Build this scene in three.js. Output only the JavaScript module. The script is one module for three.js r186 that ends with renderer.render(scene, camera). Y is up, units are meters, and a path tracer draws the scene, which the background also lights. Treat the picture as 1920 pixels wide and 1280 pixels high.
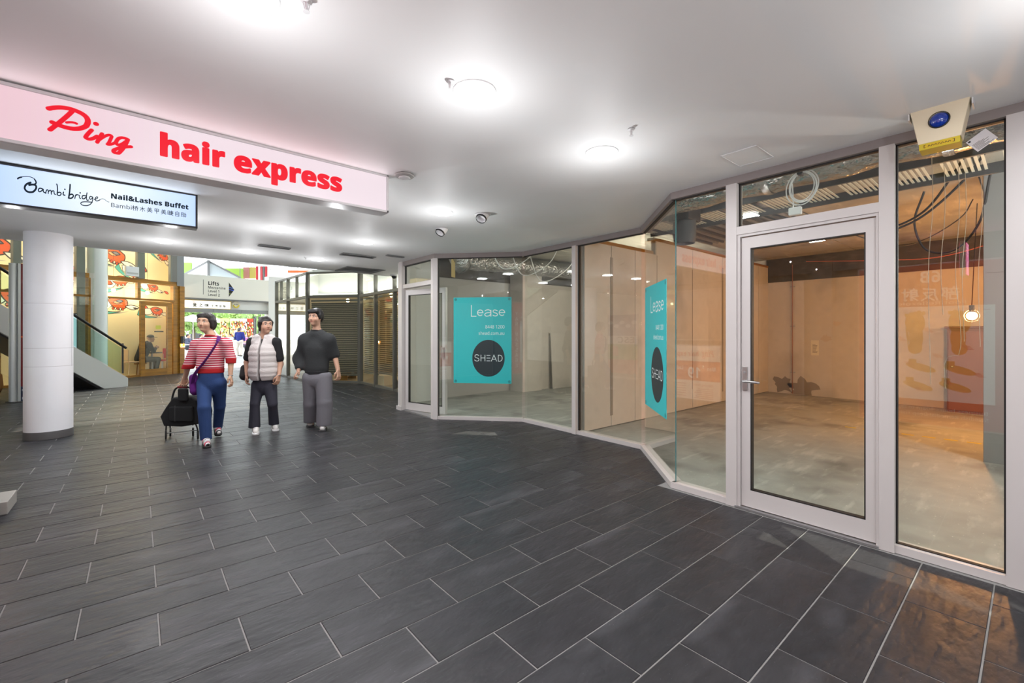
import * as THREE from 'three';
import { mergeGeometries, mergeVertices, toCreasedNormals } from 'three/addons/utils/BufferGeometryUtils.js';
import { RoundedBoxGeometry } from 'three/addons/geometries/RoundedBoxGeometry.js';
import { RectAreaLightUniformsLib } from 'three/addons/lights/RectAreaLightUniformsLib.js';

// ---------------------------------------------------------------- camera, sky, exposure
const scene = new THREE.Scene();
const EYE = 1.407, YAW = 0.7024, FOCAL = 828.26;
const camera = new THREE.PerspectiveCamera(2 * Math.atan(640 / FOCAL) * 180 / Math.PI, 1.5, 0.05, 300);
camera.position.set(0, EYE, 0);
camera.rotation.y = -YAW;
camera.setViewOffset(1920, 1280, 0, 16.8, 1920, 1280);
scene.add(camera);
const renderer = new THREE.WebGLRenderer({ antialias: true });
renderer.toneMapping = THREE.LinearToneMapping;
renderer.toneMappingExposure = 1.0;
renderer.shadowMap.enabled = true;
RectAreaLightUniformsLib.init();
scene.background = new THREE.Color(0.86, 0.94, 1.0);
scene.backgroundIntensity = 4.8;
const LAMP = 118;             // radiance of one corridor downlight
const WARM = 11.5;             // candela of the work lamp in the empty shop
const sun = new THREE.DirectionalLight(0xfff3e0, 9);
sun.position.set(14, 40, -52); sun.target.position.set(4, 0, -38);
sun.castShadow = true; sun.shadow.radius = 1;
Object.assign(sun.shadow.camera, { left: -40, right: 40, top: 40, bottom: -40, near: 1, far: 120 });
scene.add(sun, sun.target);

// ---------------------------------------------------------------- helpers
let seed = 7;
const rnd = () => { seed = (seed * 1664525 + 1013904223) >>> 0; return seed / 4294967296; };
const rr = (a, b) => a + (b - a) * rnd();
const V = (x, y, z) => new THREE.Vector3(x, y, z);
const CEIL = 2.666;
const ceilY = (x, z) => CEIL + 0.008 * Math.max(0, 3.7 - x) - 0.003 * z;   // the ceiling rises a little away from the shopfront
const F = [Math.sin(YAW), -Math.cos(YAW)], R = [Math.cos(YAW), Math.sin(YAW)];
const depthOf = (x, z) => x * F[0] + z * F[1];
const used = {};
const numbered = (n) => { const k = (used[n] = (used[n] ?? -1) + 1); return k ? n + '_' + String(k).padStart(3, '0') : n; };
function shade(o) { o.traverse((c) => { if (c.isMesh) { c.castShadow = true; c.receiveShadow = true; } }); return o; }
function thing(name, label, category, [x, y, z] = [0, 0, 0], turn = 0, group) {
  const o = new THREE.Group(); o.name = numbered(name); scene.add(o);
  o.position.set(x, y, z); o.rotation.y = turn; o.userData = { label, category };
  if (group) o.userData.group = group;
  return o;
}
function struct(name, label, category, [x, y, z] = [0, 0, 0], turn = 0) {
  const o = thing(name, label, category, [x, y, z], turn); o.userData.kind = 'structure'; return o;
}
function part(name, geo, mat, parent, label) {
  const g = Array.isArray(geo) ? merged(geo) : geo;
  const m = new THREE.Mesh(g, mat); m.name = name; m.castShadow = m.receiveShadow = true; parent.add(m);
  if (label) m.userData.label = label;
  return m;
}
function solo(name, label, category, geo, mat, pos, turn, group, kind) {
  const g = Array.isArray(geo) ? merged(geo) : geo;
  const m = new THREE.Mesh(g, mat); m.name = numbered(name); m.castShadow = m.receiveShadow = true; scene.add(m);
  if (pos) m.position.set(...pos);
  if (turn) m.rotation.y = turn;
  m.userData = { label, category }; if (group) m.userData.group = group; if (kind) m.userData.kind = kind;
  return m;
}
function clean(g) {
  if (g.index) g = g.toNonIndexed();
  for (const k of Object.keys(g.attributes)) if (!['position', 'normal', 'uv', 'color'].includes(k)) g.deleteAttribute(k);
  if (!g.attributes.normal) g.computeVertexNormals();
  if (!g.attributes.uv) g.setAttribute('uv', new THREE.BufferAttribute(new Float32Array(g.attributes.position.count * 2), 2));
  return g;
}
function merged(list) {
  const l = list.map(clean), col = l.some((g) => g.attributes.color);
  if (col) for (const g of l) if (!g.attributes.color) g.setAttribute('color', new THREE.BufferAttribute(new Float32Array(g.attributes.position.count * 3).fill(1), 3));
  return mergeGeometries(l);
}
// uv in metres, from the plane each triangle faces
function metric(g, du = 0, dv = 0) {
  g = clean(g); const p = g.attributes.position, uv = g.attributes.uv, a = V(), b = V(), c = V(), n = V();
  for (let i = 0; i < p.count; i += 3) {
    a.fromBufferAttribute(p, i); b.fromBufferAttribute(p, i + 1); c.fromBufferAttribute(p, i + 2);
    n.subVectors(b, a).cross(c.clone().sub(a)); const ax = Math.abs(n.x), ay = Math.abs(n.y), az = Math.abs(n.z);
    [a, b, c].forEach((q, k) => (ay >= ax && ay >= az ? uv.setXY(i + k, q.x + du, -q.z + dv) : ax >= az ? uv.setXY(i + k, q.z + du, q.y + dv) : uv.setXY(i + k, q.x + du, q.y + dv)));
  }
  return g;
}
const box = (w, h, d, x = 0, y = 0, z = 0, r = 0) => (r ? new RoundedBoxGeometry(w, h, d, 2, r) : new THREE.BoxGeometry(w, h, d)).translate(x, y, z);
// upright slab whose ground line runs from p to q ([x, z]); it lies on the left (+) or right (-) side of that line by t
function slab(p, q, y0, y1, t, off = 0) {
  const dx = q[0] - p[0], dz = q[1] - p[1], L = Math.hypot(dx, dz), nx = -dz / L, nz = dx / L;
  return box(L, y1 - y0, Math.abs(t)).rotateY(-Math.atan2(dz, dx)).translate((p[0] + q[0]) / 2 + nx * (t / 2 + off), (y0 + y1) / 2, (p[1] + q[1]) / 2 + nz * (t / 2 + off));
}
function bar(a, b, w, h = w, roll = 0, round = 0) {      // a bar of section w x h from a to b
  const d = b.clone().sub(a), L = d.length(), m = new THREE.Matrix4(), z = d.normalize();
  let up = Math.abs(z.y) > 0.99 ? V(1, 0, 0) : V(0, 1, 0); const x = up.clone().cross(z).normalize(), y = z.clone().cross(x);
  m.makeBasis(x, y, z); m.setPosition(a.clone().add(b).multiplyScalar(0.5));
  return (round ? new RoundedBoxGeometry(w, h, L, 2, round) : new THREE.BoxGeometry(w, h, L)).rotateZ(roll).applyMatrix4(m);
}
const tube = (pts, r, seg = 24, rad = 8, closed = false) => new THREE.TubeGeometry(new THREE.CatmullRomCurve3(pts, closed, 'centripetal'), seg, r, rad, closed);
const rod = (a, b, r, rad = 10) => new THREE.TubeGeometry(new THREE.LineCurve3(a, b), 1, r, rad);
const lathe = (pts, n = 32) => new THREE.LatheGeometry(pts.map(([x, y]) => new THREE.Vector2(x, y)), n);
const cyl = (r, h, x = 0, y = 0, z = 0, n = 32, r2 = r) => new THREE.CylinderGeometry(r2, r, h, n).translate(x, y, z);
// flat plate extruded upwards from a polygon of [x, z]
function plate(poly, y0, y1) {
  const s = new THREE.Shape(poly.map(([x, z]) => new THREE.Vector2(x, -z)));
  return new THREE.ExtrudeGeometry(s, { depth: y1 - y0, bevelEnabled: false }).rotateX(-Math.PI / 2).translate(0, y0, 0);
}
// quad with uv 0..1: a panel of width w, height h facing +z
const card = (w, h, t = 0.004) => { const g = new THREE.BoxGeometry(w, h, t); return g; };
// textures
const canvas = (w, h, draw) => {
  const c = document.createElement('canvas'); c.width = w; c.height = h; const x = c.getContext('2d'); draw(x, w, h);
  const t = new THREE.CanvasTexture(c); t.colorSpace = THREE.SRGBColorSpace; t.magFilter = THREE.LinearFilter; t.anisotropy = 8; return t;
};
const hash = (x, y, s) => { let h = (x * 374761393 + y * 668265263 + s * 974634777) | 0; h = Math.imul(h ^ (h >>> 13), 1274126177); return ((h ^ (h >>> 16)) >>> 0) / 4294967296; };
function vnoise(x, y, per, s, pery = per) {             // tileable value noise, per cells across
  const xi = Math.floor(x), yi = Math.floor(y), fx = x - xi, fy = y - yi, u = fx * fx * (3 - 2 * fx), v = fy * fy * (3 - 2 * fy);
  const m = (a, n) => ((a % n) + n) % n, h = (a, b) => hash(m(a, per), m(b, pery), s);
  return (h(xi, yi) * (1 - u) + h(xi + 1, yi) * u) * (1 - v) + (h(xi, yi + 1) * (1 - u) + h(xi + 1, yi + 1) * u) * v;
}
const fbm = (u, v, per, s, oct = 4, ky = 1) => { let a = 0, w = 0.5, p = per; for (let i = 0; i < oct; i++, p *= 2, w *= 0.5) a += w * vnoise(u * p, v * p * ky, p, s + i, p * ky); return a / (1 - Math.pow(0.5, oct)); };
function field(n, fn, srgb = true) {                    // fn(u, v) -> [r, g, b] 0..255 or one grey
  const d = new Uint8Array(n * n * 4);
  for (let y = 0; y < n; y++) for (let x = 0; x < n; x++) {
    const c = fn(x / n, y / n), k = (y * n + x) * 4;
    if (c.length) { d[k] = c[0]; d[k + 1] = c[1]; d[k + 2] = c[2]; } else d[k] = d[k + 1] = d[k + 2] = Math.max(0, Math.min(255, c));
    d[k + 3] = 255;
  }
  const t = new THREE.DataTexture(d, n, n); t.wrapS = t.wrapT = THREE.RepeatWrapping; t.magFilter = THREE.LinearFilter; t.minFilter = THREE.LinearMipmapLinearFilter; t.generateMipmaps = true;
  if (srgb) t.colorSpace = THREE.SRGBColorSpace; t.needsUpdate = true; return t;
}
const rep = (t, x, y = x) => { const c = t.clone(); c.repeat.set(x, y); c.needsUpdate = true; return c; };
const std = (o) => new THREE.MeshStandardMaterial(o), phys = (o) => new THREE.MeshPhysicalMaterial(o);
const rgb = (r, g, b) => new THREE.Color(r, g, b);

// ---------------------------------------------------------------- materials
const slateBump = field(1024, (u, v) => {
  const ridge = Math.abs(fbm(u, v, 6, 11, 4, 3) - 0.5) * 2, fine = fbm(u, v, 40, 21, 3, 2), pit = fbm(u, v, 14, 31, 3, 3);
  return 255 * (0.35 * Math.min(1, ridge * 3) + 0.3 * fine + 0.35 * Math.min(1, Math.max(0, (pit - 0.3) * 2.5)));
}, false);
const slateTint = field(1024, (u, v) => {
  const a = fbm(u, v, 3, 41, 5), b = fbm(u, v, 24, 51, 3, 2), dust = Math.max(0, fbm(u, v, 5, 61, 5, 3) - 0.58) * 3.2, speck = hash(Math.floor(u * 1024), Math.floor(v * 1024), 5) > 0.9992 ? 60 : 0;
  const k = 52 + 9 * (a - 0.5) + 12 * (b - 0.5) + dust * 22 + speck; return [Math.min(255, k), Math.min(255, k * 0.995), Math.min(255, k * 1.03)];
});
const slateRough = field(512, (u, v) => 255 * (0.31 + 0.17 * fbm(u, v, 6, 71, 4, 2)), false);
const slate = [[0.98, 0.98, 1.02], [0.92, 0.93, 0.97], [1.04, 1.03, 1.07], [0.95, 0.96, 1], [1.01, 1, 1.02]].map((c) => phys({ specularIntensity: 0.42, color: rgb(...c), map: rep(slateTint, 0.42), bumpMap: rep(slateBump, 0.7), bumpScale: 0.005, roughnessMap: rep(slateRough, 0.42), roughness: 1 }));
const grout = std({ color: rgb(0.27, 0.262, 0.255), roughness: 0.9 });
const plasterTint = field(1024, (u, v) => { const a = fbm(u, v, 3, 81, 4), st = Math.max(0, fbm(u, v, 4, 85, 4) - 0.66) * 60; const k = 243 + 4 * (a - 0.5) - st * 0.4; return [k, k - st * 0.1, k - st * 0.22]; });
const paint = std({ map: rep(plasterTint, 0.2), roughness: 0.55, bumpMap: rep(plasterTint, 0.2), bumpScale: 0.002 });
const white = std({ color: rgb(0.74, 0.74, 0.75), roughness: 0.5 });
const whiteWall = std({ color: rgb(0.78, 0.78, 0.76), roughness: 0.8 });
const frameMat = std({ color: rgb(0.6, 0.565, 0.555), roughness: 0.38, metalness: 0.0 });
const frameDark = std({ color: rgb(0.27, 0.235, 0.23), roughness: 0.45 });
const gasket = std({ color: rgb(0.015, 0.014, 0.014), roughness: 0.6 });
const glass = phys({ color: rgb(0.93, 0.965, 0.945), transmission: 1, thickness: 0, roughness: 0, ior: 1.52, side: THREE.DoubleSide });
const glassEdge = phys({ color: rgb(0.12, 0.34, 0.36), roughness: 0.1, transmission: 0.4, thickness: 0.01 });
const steel = std({ color: rgb(0.62, 0.62, 0.62), metalness: 1, roughness: 0.28 });
const dullSteel = std({ color: rgb(0.45, 0.45, 0.46), metalness: 0.9, roughness: 0.45 });
const black = std({ color: rgb(0.012, 0.012, 0.013), roughness: 0.55 });
const darkGrey = std({ color: rgb(0.055, 0.055, 0.058), roughness: 0.6 });
const midGrey = std({ color: rgb(0.2, 0.2, 0.2), roughness: 0.6 });
const concreteTint = field(1024, (u, v) => {
  const a = fbm(u, v, 3, 91, 5, 2), b = fbm(u, v, 20, 95, 3), w = Math.max(0, fbm(u, v, 9, 97, 5, 5) - 0.6) * 110, c = Math.max(0, 0.42 - fbm(u, v, 5, 99, 4)) * 160;
  const k = 168 + 22 * (a - 0.5) + 20 * (b - 0.5) + w - c + (hash(Math.floor(u * 700), Math.floor(v * 700), 3) > 0.9985 ? 70 : 0); return [Math.min(255, k), Math.min(255, k), Math.min(255, k * 0.97)];
});
const concrete = std({ map: rep(concreteTint, 0.3), roughness: 0.62, bumpMap: rep(concreteTint, 0.3), bumpScale: 0.003 });
const soffit = std({ map: rep(concreteTint, 0.25), color: rgb(0.95, 0.88, 0.78), roughness: 0.9, bumpMap: rep(concreteTint, 0.25), bumpScale: 0.006 });
const boardTint = field(512, (u, v) => { const a = fbm(u, v, 3, 121, 4), b = fbm(u, v, 30, 125, 3, 1), s = Math.max(0, fbm(u, v, 4, 127, 4) - 0.62) * 90; const k = 214 + 16 * (a - 0.5) + 8 * (b - 0.5) - s; return [k, k * 0.965, k * 0.925]; });
const board = [1, 0.94, 1.04].map((k) => std({ map: rep(boardTint, 0.35 * k), color: rgb(k, k, k), roughness: 0.85 }));
const bandMat = std({ map: rep(concreteTint, 0.5), color: rgb(0.22, 0.19, 0.16), roughness: 0.9 });
const woodTint = field(512, (u, v) => { const g = fbm(u, v, 4, 131, 5, 8), l = fbm(u, v, 2, 135, 3); const k = 0.72 + 0.34 * (g - 0.5) + 0.2 * (l - 0.5); return [205 * k, 142 * k, 44 * k]; });
const timber = std({ map: rep(woodTint, 0.8), roughness: 0.45 });
const foil = std({ color: rgb(0.5, 0.5, 0.5), metalness: 0.95, roughness: 0.24, bumpMap: rep(slateBump, 1.6), bumpScale: 0.03 });
const skinMat = std({ vertexColors: true, roughness: 0.6 });
const cloth = (r, g, b, rough = 0.9) => std({ color: rgb(r, g, b), roughness: rough, bumpMap: rep(slateBump, 6), bumpScale: 0.0012 });
// ---------------------------------------------------------------- the setting: floor of slate tiles
const SX = 3.69, LX = -0.86;                                       // shopfront line and the line of the shops opposite
const P = [[SX, 1.2], [SX, -2.13], [4.63, -3.07], [4.63, -5.22], [3.67, -6.29], [3.67, -7.52]];   // zigzag sill line
const Q = [[3.67, -7.52], [4.67, -8.5], [4.67, -12.04], [3.65, -13.36], [3.5, -16.4], [4.33, -19.9]];
const floor = struct('floor', 'dark grey slate floor tiles laid in running bond along the whole mall corridor', 'floor');
part('screed', box(16, 0.06, 40, 1, -0.0338, -10), grout, floor);
function clip(poly, nx, nz, d) {                                    // keeps nx * x + nz * z <= d
  const out = [];
  poly.forEach((a, i) => {
    const b = poly[(i + 1) % poly.length], da = nx * a[0] + nz * a[1] - d, db = nx * b[0] + nz * b[1] - d;
    if (da <= 0) out.push(a);
    if ((da < 0 && db > 0) || (da > 0 && db < 0)) { const t = da / (da - db); out.push([a[0] + (b[0] - a[0]) * t, a[1] + (b[1] - a[1]) * t]); }
  });
  return out;
}
const cutLine = (poly, a, b) => { const dx = b[0] - a[0], dz = b[1] - a[1], L = Math.hypot(dx, dz), nx = -dz / L, nz = dx / L; return clip(poly, nx, nz, nx * a[0] + nz * a[1]); };   // keeps the side to the left (smaller n)
const area = (p) => Math.abs(p.reduce((s, a, i) => { const b = p[(i + 1) % p.length]; return s + a[0] * b[1] - b[0] * a[1]; }, 0)) / 2;
function insetPoly(p, d) {                                          // convex polygon moved in by d
  const s = p.reduce((t, a, i) => { const b = p[(i + 1) % p.length]; return t + a[0] * b[1] - b[0] * a[1]; }, 0) > 0 ? 1 : -1;
  let out = p;
  p.forEach((a, i) => { const b = p[(i + 1) % p.length], dx = b[0] - a[0], dz = b[1] - a[1], L = Math.hypot(dx, dz); if (L < 1e-4) return; const nx = s * dz / L, nz = -s * dx / L; out = clip(out, nx, nz, nx * a[0] + nz * a[1] - d); });
  return out;
}
function tileGeo(poly, du, dv) {
  const a = insetPoly(poly, 0.0035), b = insetPoly(poly, 0.0052), pos = [], uv = [];
  if (a.length < 3 || b.length !== a.length) return null;
  const ccw = a.reduce((t, p, i) => { const q = a[(i + 1) % a.length]; return t + p[0] * q[1] - q[0] * p[1]; }, 0) > 0;
  const tri = (p, q, r) => { for (const k of ccw ? [p, r, q] : [p, q, r]) { pos.push(...k); uv.push(k[0] + du, -k[2] + dv); } };
  const T = b.map(([x, z]) => [x, 0, z]), M = a.map(([x, z]) => [x, -0.0022, z]), B = a.map(([x, z]) => [x, -0.012, z]), n = a.length;
  for (let i = 1; i < n - 1; i++) tri(T[0], T[i], T[i + 1]);
  for (let i = 0; i < n; i++) { const j = (i + 1) % n; tri(T[i], M[i], M[j]); tri(T[i], M[j], T[j]); tri(M[i], B[i], B[j]); tri(M[i], B[j], M[j]); }
  const g = new THREE.BufferGeometry(); g.setAttribute('position', new THREE.Float32BufferAttribute(pos, 3)); g.setAttribute('uv', new THREE.Float32BufferAttribute(uv, 2)); g.computeVertexNormals(); return g;
}
{
  const whole = [...Array(14)].map(() => tileGeo([[0, 0], [0, 0.3], [0.6, 0.3], [0.6, 0]], rr(0, 20), rr(0, 20)));
  const tiles = [];
  for (let i = -16; i < 66; i++) {
    const z1 = -1.342 - 0.3 * i, z0 = z1 + 0.3;                     // row between z1 and z0
    for (let n = -14; n < 8; n++) {
      const x0 = 1.5787 + 0.6 * n + (i % 2 ? 0.297 : 0), x1 = x0 + 0.6;
      if (x1 < -5.6 || x0 > 4.7) continue;
      if (x1 < LX - 0.05 && z0 > -5.2) continue;
      const rect = [[x0, z0], [x0, z1], [x1, z1], [x1, z0]], pieces = [];
      const left = clip(rect, 1, 0, 3.655), right = clip(rect, -1, 0, -3.655);
      if (left.length > 2) pieces.push(z1 < -13.3 ? cutLine(left, [3.65, -13.36], [3.5, -16.4]) : left);
      if (right.length > 2) {
        const m = (z0 + z1) / 2;
        if (m < -2.1 && m > -6.5) pieces.push(cutLine(cutLine(clip(right, 1, 0, 4.66), P[1], P[2]), P[3], P[4]));
        else if (m < -7.3 && m > -13.6) pieces.push(cutLine(cutLine(clip(right, 1, 0, 4.7), Q[0], Q[1]), Q[2], Q[3]));
      }
      for (const p of pieces) {
        if (p.length < 3 || area(p) < 0.004) continue;
        const cx = p.reduce((s, q) => s + q[0], 0) / p.length, cz = p.reduce((s, q) => s + q[1], 0) / p.length, d = depthOf(cx, cz);
        const lat = cx * R[0] + cz * R[1], seen = d > 0.3 && Math.abs(lat) < d * 1.25 && 0.02 < 1.407 / d && d * 0.82 > 1.1;
        tiles.push({ p, full: area(p) > 0.1799, x0, z1, big: seen ? area(p) / (d * d * d) : 0, cx, cz });
      }
    }
  }
  tiles.sort((a, b) => b.big - a.big);
  const far = slate.map(() => []);
  tiles.forEach((t, k) => {
    const tone = Math.floor(rnd() * slate.length) % slate.length, dy = rr(-0.0006, 0.0004);
    if (k < 298 && t.big > 0) {
      const m = part(k ? 'tile_' + String(k).padStart(3, '0') : 'tile', t.full ? whole[Math.floor(rnd() * 14)] : tileGeo(t.p, rr(0, 20), rr(0, 20)), slate[tone], floor);
      if (t.full) m.position.set(t.x0, dy, t.z1);
    } else { const g = tileGeo(t.p, rr(0, 20), rr(0, 20)); if (g) far[tone].push(g); }
  });
  far.forEach((l, k) => { if (l.length) part(k ? 'distant_tiles_' + String(k).padStart(3, '0') : 'distant_tiles', l, slate[k], floor).userData.kind = 'stuff'; });
}
// ---------------------------------------------------------------- ceiling slab of the corridor
{
  const c = struct('ceiling', 'low white painted plaster ceiling over the mall corridor', 'ceiling');
  const poly = [[-7, 4.2], [3.9, 4.2], [3.9, -2.2], [4.75, -3.0], [4.75, -5.3], [3.85, -6.32], [3.85, -7.5], [4.8, -8.45], [4.8, -9.52], [1.6, -9.5], [-7, -9.42]];
  const s = new THREE.Shape(poly.map(([x, z]) => new THREE.Vector2(x, -z)));
  const hole = (x0, x1, z0, z1) => s.holes.push(new THREE.Path([[x0, z0], [x1, z0], [x1, z1], [x0, z1]].map(([x, z]) => new THREE.Vector2(x, -z))));
  hole(3.12, 3.86, -8.62, -9.3);
  const g = new THREE.ExtrudeGeometry(s, { depth: 0.5, bevelEnabled: false }).rotateX(-Math.PI / 2);
  const p = g.attributes.position; for (let i = 0; i < p.count; i++) p.setY(i, p.getY(i) + ceilY(p.getX(i), p.getZ(i)));
  g.computeVertexNormals(); part('plaster', metric(g), paint, c);
  part('fascia_strip', bar(V(-7, ceilY(-7, -9.43) + 0.02, -9.435), V(4.8, ceilY(4.8, -9.53) + 0.02, -9.535), 0.02, 0.05), midGrey, c);
}
// hatch, grilles, detectors on the ceiling
{
  const y = ceilY(3.5, -9), v = thing('ceiling_vent', 'dark recessed square grille in the ceiling near the blind covered shop corner', 'vent', [3.49, y, -8.96]);
  part('frame', [box(0.78, 0.02, 0.03, 0, 0, 0.34), box(0.78, 0.02, 0.03, 0, 0, -0.34), box(0.03, 0.02, 0.7, 0.375, 0, 0), box(0.03, 0.02, 0.7, -0.375, 0, 0)], midGrey, v);
  part('backing', box(0.74, 0.02, 0.68, 0, 0.07, 0), std({ color: rgb(0.08, 0.08, 0.06), roughness: 0.8 }), v);
  const sl = bar(V(-0.36, 0.02, 0), V(0.36, 0.02, 0), 0.03, 0.004, 0.6);
  for (let i = 0; i < 12; i++) part('slat', sl, midGrey, v).position.z = -0.3 + i * 0.0545;
  const diff = (x, z, w, l, lab) => {
    const t = thing('slot_diffuser', lab, 'vent', [x, ceilY(x, z) - 0.012, z], 0, 'slot diffusers in the ceiling');
    part('frame', [box(w, 0.014, 0.012, 0, 0, l / 2), box(w, 0.014, 0.012, 0, 0, -l / 2), box(0.012, 0.014, l, w / 2, 0, 0), box(0.012, 0.014, l, -w / 2, 0, 0)], midGrey, t);
    for (let i = 0; i < 3; i++) part('blade', box(w * 0.96, 0.008, 0.01, 0, 0.002, (i - 1) * l / 4), darkGrey, t);
    part('backing', box(w, 0.004, l, 0, 0.008, 0), darkGrey, t);
  };
  diff(1.57, -7.4, 0.42, 0.1, 'small slot diffuser between the two far pairs of downlights, left one');
  diff(2.8, -7.28, 0.55, 0.16, 'longest grey slot diffuser, below the downlight right of the hair salon sign');
  diff(3.28, -6.9, 0.3, 0.06, 'short thin slot diffuser in the ceiling beside the left shop door');
  const h = thing('access_panel', 'square access hatch with thin raised edges in the ceiling above the glazed door', 'hatch', [3.34, ceilY(3.4, -1.3) - 0.002, -1.33], 0);
  part('lid', box(0.3, 0.004, 0.23, 0, 0.003, 0), paint, h);
  part('edge', [box(0.31, 0.006, 0.005, 0, 0, 0.117), box(0.31, 0.006, 0.005, 0, 0, -0.117), box(0.005, 0.006, 0.24, 0.152, 0, 0), box(0.005, 0.006, 0.24, -0.152, 0, 0)], white, h);
  const sd = thing('smoke_detector', 'flat round grey detector on the ceiling right beside the hair salon sign', 'detector', [1.66, ceilY(1.66, -3.32), -3.32]);
  part('base', lathe([[0, 0], [0.075, 0], [0.078, -0.008], [0.07, -0.016], [0, -0.016]]), std({ color: rgb(0.45, 0.44, 0.43), roughness: 0.5 }), sd);
  part('cover', lathe([[0, -0.016], [0.045, -0.016], [0.048, -0.024], [0.035, -0.03], [0, -0.03]]), white, sd);
  part('vent_slot', box(0.03, 0.004, 0.01, 0.04, -0.018, -0.02), black, sd);
  const spr = (x, z, lab) => {
    const t = thing('sprinkler', lab, 'sprinkler', [x, ceilY(x, z), z], 0, 'sprinkler heads on the ceiling');
    part('rosette', lathe([[0, 0], [0.022, 0], [0.02, -0.005], [0, -0.008]], 20), white, t);
    part('head', [cyl(0.006, 0.03, 0, -0.02, 0, 10), rod(V(-0.012, -0.01, 0), V(-0.006, -0.04, 0), 0.0022), rod(V(0.012, -0.01, 0), V(0.006, -0.04, 0), 0.0022), cyl(0.013, 0.002, 0, -0.041, 0, 14)], white, t);
  };
  spr(0.5, -1.83, 'sprinkler head beside the nearest cut off downlight'); spr(1.22, -1.93, 'sprinkler head left of the large middle downlight');
  spr(2.36, -1.63, 'lone sprinkler head right of the second downlight over the corridor'); spr(2.2, -8.1, 'sprinkler head beside the last downlight near the grille');
}
// downlights
{
  const glow = std({ color: rgb(1, 1, 1), emissive: rgb(1, 0.985, 0.97), emissiveIntensity: 7 });
  const spots = [
    [0.316, -1.943, 'nearest downlight, cut off by the top edge above the red lettering'], [1.368, -1.925, 'large round downlight in the middle of the ceiling'],
    [2.507, -1.979, 'round downlight between the middle one and the glazed shopfront'], [2.477, -4.081, 'round downlight above the two white eyeball spotlights'],
    [1.376, -6.134, 'downlight left of centre, beyond the end of the blue lit sign'], [2.479, -6.173, 'downlight over the grey slot diffuser beyond the hair salon sign'],
    [0.281, -8.084, 'leftmost far downlight above the timber framed shop'], [1.355, -8.2, 'far downlight above the walkers, left of the last one'], [2.432, -8.2, 'last small downlight near the ceiling edge and the grille'],
    [1.37, -4.08, 'downlight hidden behind the hair salon sign'], [0.28, -6.13, 'downlight hidden behind the blue lit sign'],
    [0.316, 0.15, 'downlight overhead behind the viewer, left'], [1.368, 0.15, 'downlight overhead behind the viewer, middle'], [2.507, 0.15, 'downlight overhead behind the viewer, right'],
    [0.316, 2.25, 'rearmost downlight behind the viewer, left'], [1.368, 2.25, 'rearmost downlight behind the viewer, middle'], [2.507, 2.25, 'rearmost downlight behind the viewer, right'], [-2.4, -7.2, 'downlight over the side passage beyond the left shops'], [-0.9, -6.2, 'downlight in front of the white column']];
  let first;
  for (const [x, z, lab] of spots) {
    let t;
    if (!first) {
      t = first = thing('downlight', lab, 'downlight', [0, 0, 0], 0, 'round white downlights in the ceiling');
      part('trim_ring', lathe([[0.108, 0.002], [0.116, 0.002], [0.115, -0.003], [0.109, -0.004], [0.108, 0]], 40), white, t);
      part('diffuser', lathe([[0, -0.024], [0.06, -0.023], [0.1, -0.014], [0.109, -0.003], [0.109, 0.004], [0, 0.004]], 40), glow, t);
    } else { t = first.clone(); t.name = numbered('downlight'); t.userData = { ...first.userData, label: lab }; scene.add(t); }
    t.position.set(x, ceilY(x, z), z);
    const l = new THREE.RectAreaLight(rgb(0.975, 0.985, 1), LAMP, 0.18, 0.18); l.position.set(x, ceilY(x, z) - 0.027, z); l.rotation.x = -Math.PI / 2; scene.add(l);
    const k = new THREE.PointLight(rgb(0.975, 0.985, 1), 0.63, 0, 2); k.position.set(x, ceilY(x, z) - 0.42, z); k.castShadow = true; k.shadow.radius = 0.25; scene.add(k);
  }
  // two tilted white eyeball spotlights
  const eye = (x, z, turn, lab) => {
    const t = thing('eyeball_spotlight', lab, 'spotlight', [x, ceilY(x, z), z], turn, 'white eyeball spotlights');
    part('rim', lathe([[0.062, 0], [0.085, 0], [0.083, -0.006], [0.062, -0.008]], 32), white, t);
    const k = new THREE.Group(); k.name = 'eyeball'; k.rotation.z = -0.62; t.add(k);
    part('shell', lathe([[0.066, 0.03], [0.067, 0.0], [0.064, -0.03], [0.056, -0.06], [0.05, -0.072], [0.046, -0.072], [0.05, -0.05], [0.05, -0.03], [0, -0.03]], 32), white, k);
    part('bezel', lathe([[0.052, -0.074], [0.058, -0.06], [0.06, -0.058], [0.055, -0.078]], 32), black, k);
  };
  eye(2.85, -3.86, 0.5, 'white eyeball spotlight hanging larger, right of the pair'); eye(2.867, -4.72, 0.2, 'smaller white eyeball spotlight left of the pair, under the downlight');
}
// ---------------------------------------------------------------- the zigzag shopfront of the empty shop
const HEAD = 2.612, GT = 0.012;
const lerp2 = (a, b, t) => [a[0] + (b[0] - a[0]) * t, a[1] + (b[1] - a[1]) * t];
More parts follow.
